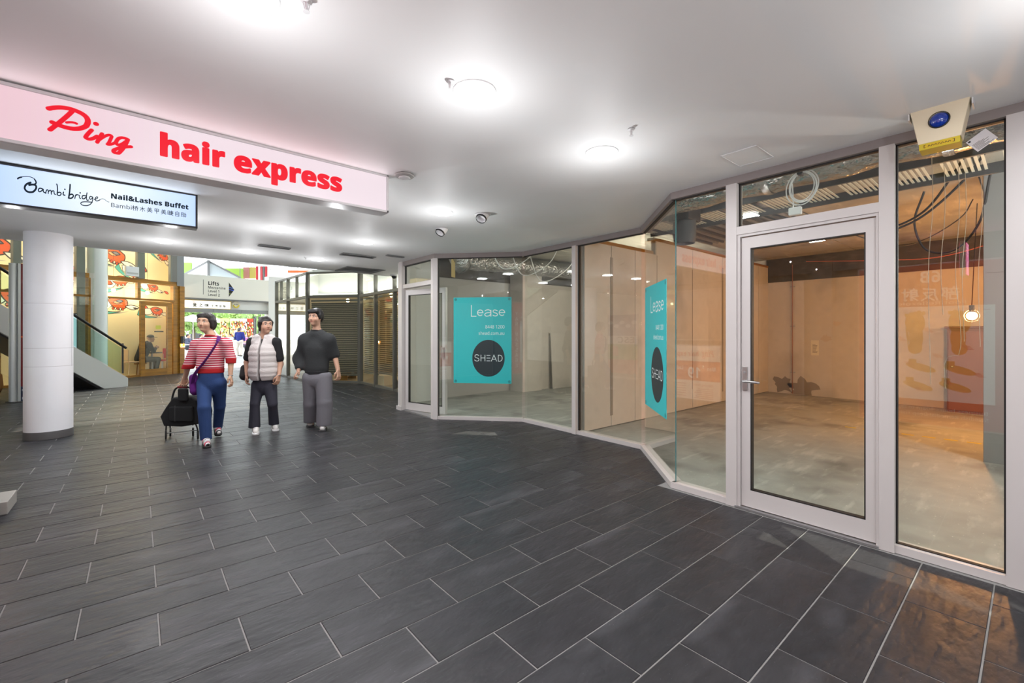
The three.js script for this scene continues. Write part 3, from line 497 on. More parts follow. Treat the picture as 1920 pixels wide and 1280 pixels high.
// ---------------------------------------------------------------- posters and signs
{
  const art = canvas(1024, 1490, (x, w, h) => {
    x.fillStyle = '#33cad0'; x.fillRect(0, 0, w, h);
    x.fillStyle = '#24353d'; x.beginPath(); x.ellipse(620, 1055, 285, 318, 0, 0, 7); x.fill();
    x.fillStyle = x.strokeStyle = '#f2fbfb'; x.textAlign = 'right'; x.lineCap = 'round';
    // thin lettering, drawn as strokes
    x.lineWidth = 15; x.beginPath();
    x.moveTo(318, 140); x.lineTo(318, 328); x.lineTo(402, 328);                                   // L
    const e = (cx) => { x.moveTo(cx - 46, 268); x.lineTo(cx + 46, 268); x.arc(cx, 268, 48, 0, -Math.PI * 1.72, true); };
    e(476); x.moveTo(664, 226); x.lineTo(664, 328); x.moveTo(562, 236); x.quadraticCurveTo(612, 200, 648, 228); x.quadraticCurveTo(664, 244, 664, 268); x.moveTo(664, 266); x.quadraticCurveTo(560, 262, 556, 300); x.quadraticCurveTo(566, 340, 626, 322); x.quadraticCurveTo(660, 306, 664, 280);
    x.moveTo(776, 236); x.quadraticCurveTo(716, 204, 704, 240); x.quadraticCurveTo(704, 266, 742, 272); x.quadraticCurveTo(790, 284, 776, 310); x.quadraticCurveTo(744, 340, 702, 312);
    e(858); x.stroke();
    x.font = '78px sans-serif'; x.save(); x.translate(905, 0); x.scale(0.94, 1); x.fillText('8448 1200', 0, 540); x.fillText('shead.com.au', 0, 650); x.restore();
    x.lineWidth = 11; x.beginPath();                                                               // S H E A D, wide thin capitals
    x.moveTo(452, 1012); x.bezierCurveTo(430, 985, 376, 990, 382, 1026); x.bezierCurveTo(388, 1056, 452, 1044, 454, 1082); x.bezierCurveTo(452, 1112, 394, 1112, 376, 1086);
    x.moveTo(488, 1000); x.lineTo(488, 1104); x.moveTo(560, 1000); x.lineTo(560, 1104); x.moveTo(488, 1050); x.lineTo(560, 1050);
    for (const y of [1004, 1052, 1100]) { x.moveTo(592, y); x.lineTo(650, y); }
    x.moveTo(672, 1104); x.lineTo(718, 1000); x.lineTo(764, 1104); x.moveTo(690, 1072); x.lineTo(746, 1072);
    x.moveTo(794, 1000); x.lineTo(794, 1104); x.lineTo(822, 1104); x.bezierCurveTo(876, 1098, 876, 1006, 822, 1000); x.lineTo(794, 1000); x.stroke();
  });
  const pm = std({ map: art, roughness: 0.5 });
  const poster = (lab, pos, turn) => {
    const t = thing('lease_poster', lab, 'poster', pos, turn);
    part('sheet', card(0.95, 1.385, 0.004), pm, t);
    for (const [sx, sy] of [[1, 1], [-1, 1], [1, -1], [-1, -1]]) part('sticker_tab', new THREE.CylinderGeometry(0.022, 0.022, 0.005, 18).rotateX(Math.PI / 2).translate(sx * 0.44, sy * 0.66, 0), std({ color: rgb(0.02, 0.3, 0.32), roughness: 0.4 }), t);
  };
  poster('teal leasing poster facing out squarely behind the glass beside the half open far door', [4.233, 1.282, -5.742], -0.84);
  poster('teal leasing poster seen edge-on and narrow behind the nearer slanting pane', [4.303, 1.245, -2.671], -2.356);
}
const strokeGlyphs = {                                              // characters as strokes on a 10 x 10 grid
  '桥': [[.3, 3, 4, 3], [2.2, .5, 2.2, 10], [2.2, 3, .4, 7], [2.2, 4, 3.8, 6], [8.5, .8, 5, 2], [4.5, 3.5, 9.8, 3.5], [7, 1.5, 6, 4.5, 4.5, 6.5], [7, 3.5, 9.8, 6.5], [6, 6, 5.8, 8, 5, 10], [8.2, 6, 8.2, 10]],
  '木': [[1, 3.5, 9, 3.5], [5, .5, 5, 10], [5, 3.5, 1, 8.5], [5, 3.5, 9, 8.5]],
  '美': [[3.2, .3, 4, 1.6], [6.8, .3, 6, 1.6], [1.5, 2, 8.5, 2], [2, 3.6, 8, 3.6], [1, 5.2, 9, 5.2], [5, 2, 5, 7], [.8, 7, 9.2, 7], [5, 7, 1, 10], [5, 7, 9, 10]],
  '甲': [[1.8, 1, 8.2, 1, 8.2, 5.8, 1.8, 5.8, 1.8, 1], [1.8, 3.4, 8.2, 3.4], [5, 1, 5, 10]],
  '睫': [[.5, 1.5, 3.3, 1.5, 3.3, 9, .5, 9, .5, 1.5], [.5, 4, 3.3, 4], [.5, 6.5, 3.3, 6.5], [4.2, 2, 9.6, 2], [7, .3, 7, 8.5], [4.8, 3.6, 9, 3.6, 9, 6, 4.8, 6], [4.2, 4.8, 9.8, 4.8], [7, 7.5, 9, 7.5], [5.5, 7, 4.2, 10], [5, 8.5, 9.8, 10]],
  '自': [[5, .2, 4.4, 1.6], [2, 1.6, 8, 1.6, 8, 10, 2, 10, 2, 1.6], [2, 4.4, 8, 4.4], [2, 7.2, 8, 7.2]],
  '助': [[.8, 8.6, .8, 1, 4, 1, 4, 8.3], [.8, 3.4, 4, 3.4], [.8, 5.8, 4, 5.8], [.2, 9, 4.8, 8], [5.2, 3.5, 9, 3.5, 8.7, 9, 7.6, 9.6, 7, 9], [7, 1, 7, 4, 6.4, 7, 5, 10]],
  '之': [[5, .3, 5.5, 1.5], [1.5, 2.8, 8, 2.8, 2, 8.5], [2, 8.5, 3.5, 8.5, 9.5, 9.8]],
  '味': [[.6, 2.5, 3.4, 2.5, 3.4, 7, .6, 7, .6, 2.5], [4.4, 2.5, 9.4, 2.5], [4, 4.6, 9.8, 4.6], [6.9, .5, 6.9, 10], [6.9, 4.6, 4, 8.5], [6.9, 4.6, 9.8, 8.5]],
  '营': [[.8, 1.6, 9.2, 1.6], [3.2, .4, 3.2, 2.6], [6.8, .4, 6.8, 2.6], [1, 5, 1, 3.6, 9, 3.6, 9, 5], [3, 4.8, 7, 4.8, 7, 6.6, 3, 6.6, 3, 4.8], [1.8, 7.6, 8.2, 7.6, 8.2, 10, 1.8, 10, 1.8, 7.6]],
  '小': [[5, .5, 5, 9.5, 4, 9], [2.6, 3.5, 1, 7.5], [7.2, 3.5, 9, 7.5]],
  '吃': [[.6, 2.5, 3.4, 2.5, 3.4, 7, .6, 7, .6, 2.5], [5.8, .5, 4.4, 3.6], [5.2, 2.2, 9.6, 2.2], [5, 4.4, 8.6, 4.4, 5, 8.6, 5.6, 9.6, 9.6, 9.6, 9.6, 8]],
  '反': [[8.5, .8, 2, 1.6, 2, 6, .5, 10], [2.2, 4, 8.3, 4, 6, 7.5, 2.5, 10], [3.5, 5.5, 9.5, 10]],
  '区': [[9, 1, 1, 1, 1, 9.3, 9.5, 9.3], [7.5, 2.5, 2.5, 8], [3, 3, 8, 8]],
  '部': [[3, .3, 3.2, 1.4], [.6, 1.8, 5.4, 1.8], [1.6, 2.6, 2, 4], [4.4, 2.6, 4, 4], [.3, 4.6, 5.7, 4.6], [1, 6, 5, 6, 5, 9.6, 1, 9.6, 1, 6], [6.8, 10, 6.8, 1, 9.2, 1, 8, 4, 9.4, 6.4, 7.6, 7.4]],
  '射': [[2.8, .2, 2.3, 1.4], [1, 1.4, 4.4, 1.4, 4.4, 9.6, 3.6, 9.4], [1, 1.4, 1, 6.4], [1, 3, 4.4, 3], [1, 4.6, 4.4, 4.6], [.2, 6.4, 4.8, 6.4, .6, 9.8], [5.4, 3, 9.8, 3], [8.2, .5, 8.2, 9.8, 7.2, 9.4], [6.2, 4.8, 7, 6.6]],
};
function glyphs(x, text, px, py, size, lw, gap = 1.12) {
  x.lineWidth = lw; x.lineCap = x.lineJoin = 'round';
  [...text].forEach((c, i) => { const ox = px + i * size * gap; x.beginPath(); for (const s of strokeGlyphs[c] ?? []) for (let k = 0; k < s.length; k += 2) (k ? x.lineTo : x.moveTo).call(x, ox + s[k] * size / 10, py + s[k + 1] * size / 10); x.stroke(); });
}
function fitText(x, t, px, py, w, font, lw = 0) { x.font = font; const m = x.measureText(t).width; x.save(); x.translate(px, py); x.scale(w / m, 1); x.fillText(t, 0, 0); if (lw) { x.lineWidth = lw; x.lineJoin = 'round'; x.strokeStyle = x.fillStyle; x.strokeText(t, 0, 0); } x.restore(); }
function lightbox(name, lab, art, x0, x1, y0, z, depth, frame, fw, power, tint, glow) {
  const top = ceilY((x0 + x1) / 2, z), w = x1 - x0, h = top - y0, t = thing(name, lab, 'sign', [(x0 + x1) / 2, y0, z]);
  part('housing', [box(w, h, depth - 0.012, 0, h / 2, -depth / 2 - 0.006)], frame, t);
  part('frame', [box(w, fw, 0.02, 0, fw / 2, 0, 0.003), box(w, fw, 0.02, 0, h - fw / 2, 0, 0.003), box(fw, h, 0.02, w / 2 - fw / 2, h / 2, 0, 0.003), box(fw, h, 0.02, -w / 2 + fw / 2, h / 2, 0, 0.003)], frame, t);
  part('lit_face', card(w - 2 * fw, h - 2 * fw, 0.006).translate(0, h / 2, -0.004), std({ map: art, emissiveMap: art, emissive: rgb(1, 1, 1), emissiveIntensity: glow, color: rgb(0.35, 0.35, 0.35), roughness: 0.25 }), t);
  const l = new THREE.RectAreaLight(tint, power, w - 2 * fw, h - 2 * fw); l.position.set((x0 + x1) / 2, y0 + h / 2, z + 0.016); l.rotation.y = Math.PI; scene.add(l);
  return t;
}
{
  // hair salon sign: 2.43 m long
  const X0 = -0.86, X1 = 1.575, S = 2048 / (X1 - X0);
  const at = (X) => (X - X0) * S;
  const art = canvas(2048, 240, (x, w, h) => {
    const g = x.createLinearGradient(0, 0, 900, 0); g.addColorStop(0, '#f3b9c6'); g.addColorStop(0.25, '#efcdd6'); g.addColorStop(1, '#eee0e7'); x.fillStyle = g; x.fillRect(0, 0, w, h);
    x.fillStyle = x.strokeStyle = '#f00a26'; x.lineCap = x.lineJoin = 'round';
    const ox = at(-0.391), k = (at(-0.045) - ox) / 300;            // brush script, 300 units wide
    x.save(); x.translate(ox, 8); x.scale(k, 0.88);
    const q = (lw, ...p) => { x.lineWidth = lw; x.beginPath(); x.moveTo(p[0], p[1]); for (let i = 2; i < p.length; i += 4) x.quadraticCurveTo(p[i], p[i + 1], p[i + 2], p[i + 3]); x.stroke(); };
    q(22, 10, 58, 60, 22, 108, 38, 160, 54, 138, 108, 100, 160, 22, 128); q(19, 88, 46, 60, 100, 14, 170); q(12, 70, 112, 90, 100, 104, 106);
    q(17, 158, 124, 138, 160, 136, 172, 150, 190, 178, 152); x.beginPath(); x.arc(174, 84, 11, 0, 7); x.fill();
    q(16, 196, 132, 186, 160, 178, 186); q(14, 184, 172, 224, 114, 232, 136, 222, 178, 216, 186, 232, 186, 250, 160);
    q(16, 292, 132, 256, 120, 248, 166, 256, 196, 292, 140); q(17, 294, 134, 280, 190, 258, 224, 234, 230, 240, 212, 262, 186, 306, 172);
    x.restore();
    fitText(x, 'hair', at(0.0894), 170, at(0.437) - at(0.0894), 'bold 158px sans-serif', 11);
    fitText(x, 'express', at(0.485), 170, at(1.213) - at(0.485), 'bold 158px sans-serif', 11);
  });
  lightbox('hair_salon_sign', 'long pinkish white light box with red brush script and bold red lettering under the ceiling', art, X0, X1, 2.392, -3.44, 0.14, white, 0.018, 1.2, rgb(1, 0.82, 0.86), 0.78);
  // nail salon sign
  const A0 = -0.86, A1 = 0.43;
  const art2 = canvas(2048, 440, (x, w, h) => {
    const g = x.createRadialGradient(w / 2, h / 2, 60, w / 2, h / 2, 1100); g.addColorStop(0, '#eef7ff'); g.addColorStop(1, '#bcd6ff'); x.fillStyle = g; x.fillRect(0, 0, w, h);
    x.fillStyle = x.strokeStyle = '#132029'; x.lineCap = x.lineJoin = 'round';
    const q = (lw, ...p) => { x.lineWidth = lw; x.beginPath(); x.moveTo(p[0], p[1]); for (let i = 2; i < p.length; i += 4) x.quadraticCurveTo(p[i], p[i + 1], p[i + 2], p[i + 3]); x.stroke(); };
    const s = (c, r) => { x.beginPath(); x.arc(c, r, 11, 0, 7); x.fill(); };
    x.save(); x.translate(132, 26); x.scale(0.63, 0.9);
    q(20, 170, 96, 130, 108, 120, 124); q(9, 140, 106, 270, 50, 350, 92, 400, 140, 350, 164); q(20, 352, 100, 400, 150, 340, 168); q(26, 296, 150, 210, 180, 214, 240, 240, 300, 330, 270, 390, 220, 370, 180, 340, 160, 276, 186);
    q(15, 470, 214, 410, 190, 404, 240, 416, 280, 474, 216); q(15, 474, 214, 470, 262, 500, 256); q(14, 510, 266, 516, 220, 530, 214, 552, 210, 546, 262); q(14, 548, 240, 570, 204, 588, 220, 590, 250, 592, 266); q(14, 592, 240, 612, 204, 630, 222, 628, 262, 650, 262);
    q(17, 668, 118, 690, 140, 676, 262); q(15, 676, 240, 720, 206, 736, 240, 720, 284, 676, 262); q(17, 770, 214, 752, 262, 790, 252); s(790, 172);
    q(22, 868, 96, 866, 190, 846, 286); q(19, 850, 250, 900, 206, 920, 244, 900, 296, 846, 284); q(14, 940, 280, 950, 224, 962, 222); q(14, 950, 240, 986, 210, 996, 226); q(13, 1012, 224, 1000, 270, 1030, 268); s(1022, 190);
    q(16, 1110, 222, 1052, 210, 1050, 252, 1066, 290, 1112, 240); q(14, 1128, 176, 1112, 250, 1126, 278, 1140, 286, 1150, 274); q(14, 1216, 226, 1168, 206, 1166, 246, 1180, 280, 1216, 234); q(13, 1220, 226, 1222, 330, 1130, 356, 1040, 372, 1030, 336, 1040, 300, 1210, 300);
    q(13, 1240, 254, 1300, 240, 1296, 214, 1262, 206, 1256, 254, 1270, 290, 1330, 250); q(6, 1330, 250, 1370, 214, 1420, 240, 1450, 262, 1480, 262); s(120, 122);
    x.restore();
    fitText(x, 'Nail&Lashes Buffet', 1078, 208, 884, 'bold 88px sans-serif', 4);
    x.font = '74px sans-serif'; x.save(); x.translate(1078, 322); x.scale(1.08, 1); x.fillText('Bambi', 0, 0); x.restore();
    glyphs(x, '桥木美甲美睫自助', 1308, 258, 68, 5.5, 1.18);
  });
  lightbox('nail_salon_sign', 'dark framed bluish white light box with black handwritten script, behind the red lettered sign', art2, A0, A1, 2.392, -5.12, 0.12, std({ color: rgb(0.05, 0.05, 0.055), roughness: 0.35 }), 0.016, 1.6, rgb(0.82, 0.91, 1), 0.98);
}
// ---------------------------------------------------------------- the shops on the left, beside and behind the viewer (seen mirrored in the glass)
{
  const lf = struct('wall_left', 'frontage of the hair and massage shops along the left side', 'wall');
  part('plinth', box(0.24, 0.1, 8.2, LX - 0.07, 0.05, -1.1), std({ color: rgb(0.12, 0.11, 0.1), roughness: 0.6 }), lf);
  part('fascia', box(0.16, 0.75, 8.2, LX - 0.12, 2.75, -1.1), midGrey, lf);
  part('pier', box(0.2, 2.9, 0.12, LX - 0.1, 1.4, -5.14), midGrey, lf); part('pier_001', box(0.2, 2.9, 0.3, LX - 0.1, 1.4, -2.2), midGrey, lf); part('pier_002', box(0.2, 2.9, 0.3, LX - 0.1, 1.4, 2.85), frameMat, lf);
  part('backing', box(0.06, 2.9, 8.2, LX - 0.22, 1.4, -1.1), midGrey, lf); part('return_wall', box(4.2, 2.9, 0.12, LX - 2.2, 1.4, -5.26), whiteWall, lf);
  const lit = (n, lab, w, h, y, z, art, glow) => {
    const t = thing(n, lab, 'window', [LX + 0.012, y, z], Math.PI / 2);
    part('lit_panel', card(w, h, 0.008), std({ map: art, emissiveMap: art, emissive: rgb(1, 1, 1), emissiveIntensity: glow, color: rgb(0.4, 0.4, 0.4), roughness: 0.35 }), t);
    part('edge_frame', [box(w + 0.04, 0.02, 0.02, 0, h / 2 + 0.01, 0), box(w + 0.04, 0.02, 0.02, 0, -h / 2 - 0.01, 0), box(0.02, h, 0.02, w / 2 + 0.01, 0, 0), box(0.02, h, 0.02, -w / 2 - 0.01, 0, 0)], frameMat, t);
    const l = new THREE.RectAreaLight(rgb(1, 0.86, 0.84), glow * 0.06, w, h); l.position.set(LX + 0.024, y, z); l.rotation.y = -Math.PI / 2; scene.add(l);
  };
  const price = canvas(1024, 840, (x, w, h) => {
    x.fillStyle = '#e9dfd6'; x.fillRect(0, 0, w, h); x.fillStyle = '#d8321e'; x.fillRect(0, 240, w, 300);
    fitText(x, 'Ping', 90, 165, 200, 'italic bold 130px serif'); fitText(x, 'hair express', 340, 165, 560, 'bold 110px sans-serif');
    x.fillStyle = '#fff'; fitText(x, 'Man', 70, 380, 140, 'bold 80px sans-serif'); fitText(x, '$', 250, 350, 40, 'bold 70px sans-serif'); fitText(x, '19', 300, 500, 230, 'bold 230px sans-serif'); fitText(x, 'Lady', 600, 380, 150, 'bold 80px sans-serif'); fitText(x, '$', 780, 350, 40, 'bold 70px sans-serif'); fitText(x, '22', 820, 500, 170, 'bold 200px sans-serif');
    x.fillStyle = '#b0452e'; fitText(x, 'Opening hours', 110, 620, 330, 'bold 50px sans-serif'); for (let i = 0; i < 6; i++) { x.fillRect(560, 590 + i * 38, 200 + (i * 67) % 120, 12); x.fillRect(110, 660 + i * 28, 240 + (i * 31) % 80, 9); }
  });
  lit('price_window', 'hair salon window with a red and white price poster, left out of view', 1.25, 1.06, 0.62, -4.42, price, 1.15);
  const soft = canvas(64, 64, (x) => { const g = x.createLinearGradient(0, 0, 0, 64); g.addColorStop(0, '#c9b6b0'); g.addColorStop(1, '#8a7a76'); x.fillStyle = g; x.fillRect(0, 0, 64, 64); });
  lit('salon_window', 'clear lit upper window of the hair salon, left out of view', 1.25, 0.95, 1.75, -4.42, soft, 0.4);
  lit('salon_window', 'second lit window of the hair salon beside the pier, left out of view', 1.2, 2.05, 1.2, -3.05, soft, 0.4);
  const feet = canvas(1024, 1536, (x, w, h) => {
    x.fillStyle = '#b3262c'; x.fillRect(0, 0, w, h); x.fillStyle = '#e8dcd8'; x.fillRect(80, 400, 760, 900);
    x.fillStyle = x.strokeStyle = '#efe6e2'; fitText(x, '6B', 420, 170, 150, 'bold 150px sans-serif'); glyphs(x, '部反射区', 300, 220, 120, 14, 1.15); fitText(x, 'Foot Reflexology', 250, 385, 560, '44px sans-serif');
    x.fillStyle = '#c79a3c'; for (const k of [0, 1]) { const c = 300 + k * 300; x.beginPath(); x.ellipse(c, 560, 72, 110, 0, 0, 7); x.ellipse(c + (k ? -8 : 8), 700, 50, 130, 0, 0, 7); x.ellipse(c, 800, 52, 62, 0, 0, 7); x.fill(); for (let i = 0; i < 5; i++) { x.beginPath(); x.ellipse(c - 60 + i * 30, 455 + Math.abs(i - (k ? 1 : 3)) * 9, 15, 19, 0, 0, 7); x.fill(); } }
    for (const [a, b] of [[300, 1000], [560, 990], [330, 1160], [580, 1170]]) { x.beginPath(); x.ellipse(a, b, 110, 34, -0.3, 0, 7); x.fill(); x.fillRect(a + 30, b - 80, 56, 70); }
    x.fillStyle = '#a33'; for (let i = 0; i < 44; i++) x.fillRect(110 + (i * 197) % 660, 440 + (i * 83) % 820, 46, 5);
    x.fillStyle = '#efe6e2'; for (let i = 0; i < 2; i++) fitText(x, i ? 'Swedish Remedial Deep Tissue' : 'Business hours 10am to 8pm', 120, 1400 + i * 56, 640, '44px sans-serif');
    x.save(); x.fillStyle = '#f4ecec'; [...'YAN MASSAGE'].forEach((c, i) => fitText(x, c, 890, 280 + i * 112, 80, 'bold 110px sans-serif')); x.restore();
  });
  lit('massage_window', 'massage shop window with a foot chart poster, left out of view', 1.5, 2.2, 1.24, -0.95, feet, 1.1);
  lit('massage_window', 'second lit window of the massage shop behind the viewer', 2.2, 2.05, 1.2, 1.4, soft, 0.4);
  const led = canvas(128, 256, (x) => { x.fillStyle = '#ff5aa8'; x.fillRect(0, 0, 128, 256); x.strokeStyle = '#fff'; glyphs(x, '美', 24, 20, 80, 9); glyphs(x, '甲', 24, 140, 80, 9); });
  const ls = thing('led_sign', 'small pink glowing sign projecting from the massage shop, left out of view', 'sign', [-0.6, 2.34, -0.58]);
  part('housing', box(0.36, 0.44, 0.05, 0, 0, 0, 0.008), white, ls); part('lit_face', card(0.32, 0.4, 0.004).translate(0, 0, -0.028), std({ map: led, emissiveMap: led, emissive: rgb(1, 1, 1), emissiveIntensity: 1.6 }), ls); part('lit_face_001', card(0.32, 0.4, 0.004).translate(0, 0, 0.028), std({ map: led, emissiveMap: led, emissive: rgb(1, 1, 1), emissiveIntensity: 1.6 }), ls); part('bracket', rod(V(-0.27, 0.1, 0), V(-0.18, 0.1, 0), 0.01), dullSteel, ls);
  for (const s of [-1, 1]) { const l = new THREE.RectAreaLight(rgb(1, 0.35, 0.6), 5, 0.32, 0.4); l.position.set(-0.6, 2.34, -0.58 + s * 0.034); if (s > 0) l.rotation.y = Math.PI; scene.add(l); }
  const ps = thing('poster_stand', 'tall poster stand with purple, green and red bands, left out of view', 'poster', [-2.05, 0, -8.2], Math.PI / 2);
  part('board', card(1.1, 1.8, 0.03).translate(0, 1.05, 0), std({ map: canvas(512, 838, (x, w, h) => { x.fillStyle = '#4d4a86'; x.fillRect(0, 0, w, 300); x.fillStyle = '#dfe3ee'; for (let i = 0; i < 5; i++) { x.beginPath(); x.ellipse(60 + i * 100, 110 + (i % 2) * 50, 44, 26, 0, 0, 7); x.fill(); } x.fillStyle = '#e9e9ee'; x.fillRect(0, 300, w, 120); x.fillStyle = '#22222a'; fitText(x, 'ESC', 40, 400, 300, 'bold 120px sans-serif'); x.fillStyle = '#6f9a3c'; x.fillRect(0, 420, w, 220); x.fillStyle = '#c03a28'; x.fillRect(0, 640, w, 198); x.fillRect(330, 450, 90, 140); }), roughness: 0.5 }), ps);
  part('post', rod(V(-0.56, 0, 0), V(-0.56, 1.98, 0), 0.02), dullSteel, ps); part('post', rod(V(0.56, 0, 0), V(0.56, 1.98, 0), 0.02), dullSteel, ps); part('foot', box(1.3, 0.02, 0.4, 0, 0.012, 0), dullSteel, ps);
  const st = struct('step_left', 'low pale shop step just inside the left edge', 'step'); part('step', box(0.16, 0.1, 0.34, -0.85, 0.05, -5.3, 0.006), std({ color: rgb(0.3, 0.28, 0.26), roughness: 0.6 }), st);
  const bk = struct('wall_rear', 'plain wall closing the corridor behind the viewer', 'wall'); part('plaster', box(5.6, 2.9, 0.12, 1.6, 1.4, 3.2), std({ color: rgb(0.4, 0.39, 0.39), roughness: 0.8 }), bk);
  const sd = struct('wall_passage', 'plain wall of the side passage on the far left', 'wall'); part('plaster', box(0.12, 6.4, 15, -6.2, 3.1, -12.5), whiteWall, sd);
}
// ---------------------------------------------------------------- white column
{
  const c = struct('column_round', 'round white painted column with a dark base ring at the left', 'column', [-0.92, 0, -8.594]), h = ceilY(-0.92, -8.6) + 0.08;
  part('shaft', lathe([[0.236, 0.1], [0.236, h]], 64), std({ map: rep(plasterTint, 0.6, 1), color: rgb(0.93, 0.92, 0.96), roughness: 0.5 }), c);
  part('base_ring', lathe([[0.237, 0], [0.242, 0.004], [0.242, 0.1], [0.237, 0.104]], 64), std({ color: rgb(0.1, 0.095, 0.095), roughness: 0.5 }), c);
  for (const y of [0.96, 1.2, 1.79]) part('joint_line', lathe([[0.236, y - 0.003], [0.2368, y], [0.236, y + 0.003]], 64), std({ color: rgb(0.6, 0.58, 0.6), roughness: 0.5 }), c);
  part('scuff_strip', new THREE.CylinderGeometry(0.2368, 0.2368, 0.8, 6, 1, true, 1.25, 0.05).translate(0, 1.35, 0), std({ color: rgb(0.5, 0.48, 0.5), roughness: 0.5 }), c);
}
// ---------------------------------------------------------------- the shop with the venetian blinds
const bronze = std({ color: rgb(0.13, 0.125, 0.11), roughness: 0.45 });
{
  const HB = 2.42, TOP = 3.12;
  const bay = (n, lab, p, q, stops, clere) => {
    const w = struct('window_' + n, lab, 'shop window'), L = Math.hypot(q[0] - p[0], q[1] - p[1]);
    part('sill', slab(p, q, 0, 0.06, 0.08), bronze, w); part('head_rail', slab(p, q, HB - 0.035, HB + 0.035, 0.09, -0.01), bronze, w); part('top_rail', slab(p, q, TOP - 0.05, TOP, 0.08), bronze, w);
    stops.forEach((s) => part('mullion', post(p, q, s - 0.025, s + 0.025, 0, TOP, 0.09, 0.012), bronze, w));
    stops.slice(1).forEach((s, i) => part('glass_pane', post(p, q, stops[i] + 0.025, s - 0.025, 0.06, HB - 0.035, 0.002, -0.04), glass, w));
    (clere ?? stops).slice(1).forEach((s, i) => { const a = (clere ?? stops)[i]; part('clerestory_pane', post(p, q, a + 0.02, s - 0.02, HB + 0.035, TOP - 0.05, 0.002, -0.04), glass, w); if (clere && i) part('clerestory_bar', post(p, q, a - 0.02, a + 0.02, HB, TOP, 0.08, 0), bronze, w); });
    return w;
  };
  const L12 = 3.54, L23 = Math.hypot(1.02, 1.32), L34 = Math.hypot(0.15, 3.04);
  bay(6, 'blind covered shop window with three bays, right of the walking man', Q[1], Q[2], [0.02, 1.42, 2.53, L12 - 0.025]);
  bay(7, 'wide blind covered shop window on the slant behind the walking man', Q[2], Q[3], [0.03, L23 - 0.03]);
  bay(8, 'glazed side of the blind covered shop facing the bright exit', Q[3], Q[4], [0.03, 1.78, L34 - 0.03], [0.03, 0.95, 1.78, 2.5, L34 - 0.03]);
  const slatM = std({ color: rgb(0.15, 0.16, 0.15), roughness: 0.4, metalness: 0.3 });
  const blind = (lab, p, q, s0, s1, y0, y1, off, tilt = 0.62) => {
    const L = Math.hypot(q[0] - p[0], q[1] - p[1]), a = lerp2(p, q, s0 / L), b = lerp2(p, q, s1 / L), dx = q[0] - p[0], dz = q[1] - p[1], nx = -dz / L, nz = dx / L, w = s1 - s0;
    const t = thing('venetian_blind', lab, 'blind', [(a[0] + b[0]) / 2 + nx * off, 0, (a[1] + b[1]) / 2 + nz * off], -Math.atan2(dz, dx));
    part('head_box', box(w, 0.045, 0.05, 0, y1, 0), slatM, t); part('bottom_rail', box(w, 0.02, 0.045, 0, y0, 0), slatM, t);
    const sg = box(w, 0.0025, 0.05).rotateX(tilt), n = Math.floor((y1 - y0 - 0.06) / 0.052);
    for (let i = 0; i < n; i++) part('slat', sg, slatM, t).position.y = y0 + 0.04 + i * 0.052;
    part('cord', [rod(V(-w * 0.35, y0, 0.026), V(-w * 0.35, y1, 0.026), 0.0015, 4), rod(V(w * 0.35, y0, 0.026), V(w * 0.35, y1, 0.026), 0.0015, 4)], white, t);
  };
  blind('widest dark venetian blind, on the slant behind the walking man', Q[2], Q[3], 0.08, L23 - 0.08, 0.21, 2.31, 0.12, 0.98);
  blind('venetian blind in the bay just right of the slanting window', Q[1], Q[2], 2.57, L12 - 0.06, 0.3, 2.33, 0.12);
  blind('venetian blind in the middle bay, lit warm from inside', Q[1], Q[2], 1.46, 2.49, 0.36, 2.33, 0.12);
  blind('venetian blind in the bay next to the empty shop door', Q[1], Q[2], 0.06, 1.38, 0.12, 2.33, 0.12);
  const it = struct('wall_blind_shop', 'cream inner walls and roof of the blind covered shop', 'wall'), cream = std({ color: rgb(0.72, 0.66, 0.54), roughness: 0.85 });
  part('back_plaster', box(0.1, 3.1, 8.2, 8.2, 1.55, -12.6), cream, it); part('roof', plate([[3.75, -16.4], [8.2, -16.4], [8.2, -8.5], [4.8, -8.5], [4.8, -12.1], [3.8, -13.3]], 3.1, 3.2), whiteWall, it);
  part('end_plaster', box(4.6, 3.1, 0.1, 5.9, 1.55, -16.5), cream, it); part('near_plaster', slab([3.67, -7.6], [4.72, -8.6], 0, 2.74, 0.1), whiteWall, it); part('near_plaster_001', box(3.5, 3.1, 0.1, 6.5, 1.55, -8.55), cream, it);
  part('shop_floor', plate([[3.6, -16.4], [8.2, -16.4], [8.2, -8.5], [4.7, -8.5], [4.7, -12.0], [3.7, -13.3]], -0.02, 0.005), std({ color: rgb(0.35, 0.26, 0.17), roughness: 0.5 }), struct('floor_blind_shop', 'brown floor inside the blind covered shop', 'floor'));
  part('clerestory_lining', [slab([4.95, -8.6], [4.95, -12.2], 2.46, 3.1, 0.03), slab([4.95, -12.2], [4.0, -13.45], 2.46, 3.1, 0.03), slab([4.0, -13.45], [3.85, -16.4], 2.46, 3.1, 0.03)], whiteWall, it);
  const gl = std({ color: rgb(1, 0.9, 0.7), emissive: rgb(1, 0.78, 0.45), emissiveIntensity: 9 });
  for (const [x, z, lab] of [[5.6, -10.2, 'warm round ceiling lamp in the blind covered shop, right one'], [5.4, -11.6, 'warm round ceiling lamp in the blind covered shop, middle one'], [5.2, -14.4, 'warm round ceiling lamp in the blind covered shop, far one']]) {
    const t = thing('shop_lamp', lab, 'lamp', [x, 2.45, z], 0, 'warm lamps in the blind covered shop');
    part('bulb', new THREE.SphereGeometry(0.06, 18, 12), gl, t); part('cord', rod(V(0, 0.05, 0), V(0, 0.65, 0), 0.004, 6), black, t);
    const l = new THREE.PointLight(rgb(1, 0.78, 0.5), 1.6, 0, 2); l.position.set(x, 2.45, z); l.castShadow = true; l.shadow.radius = 3; scene.add(l);
  }
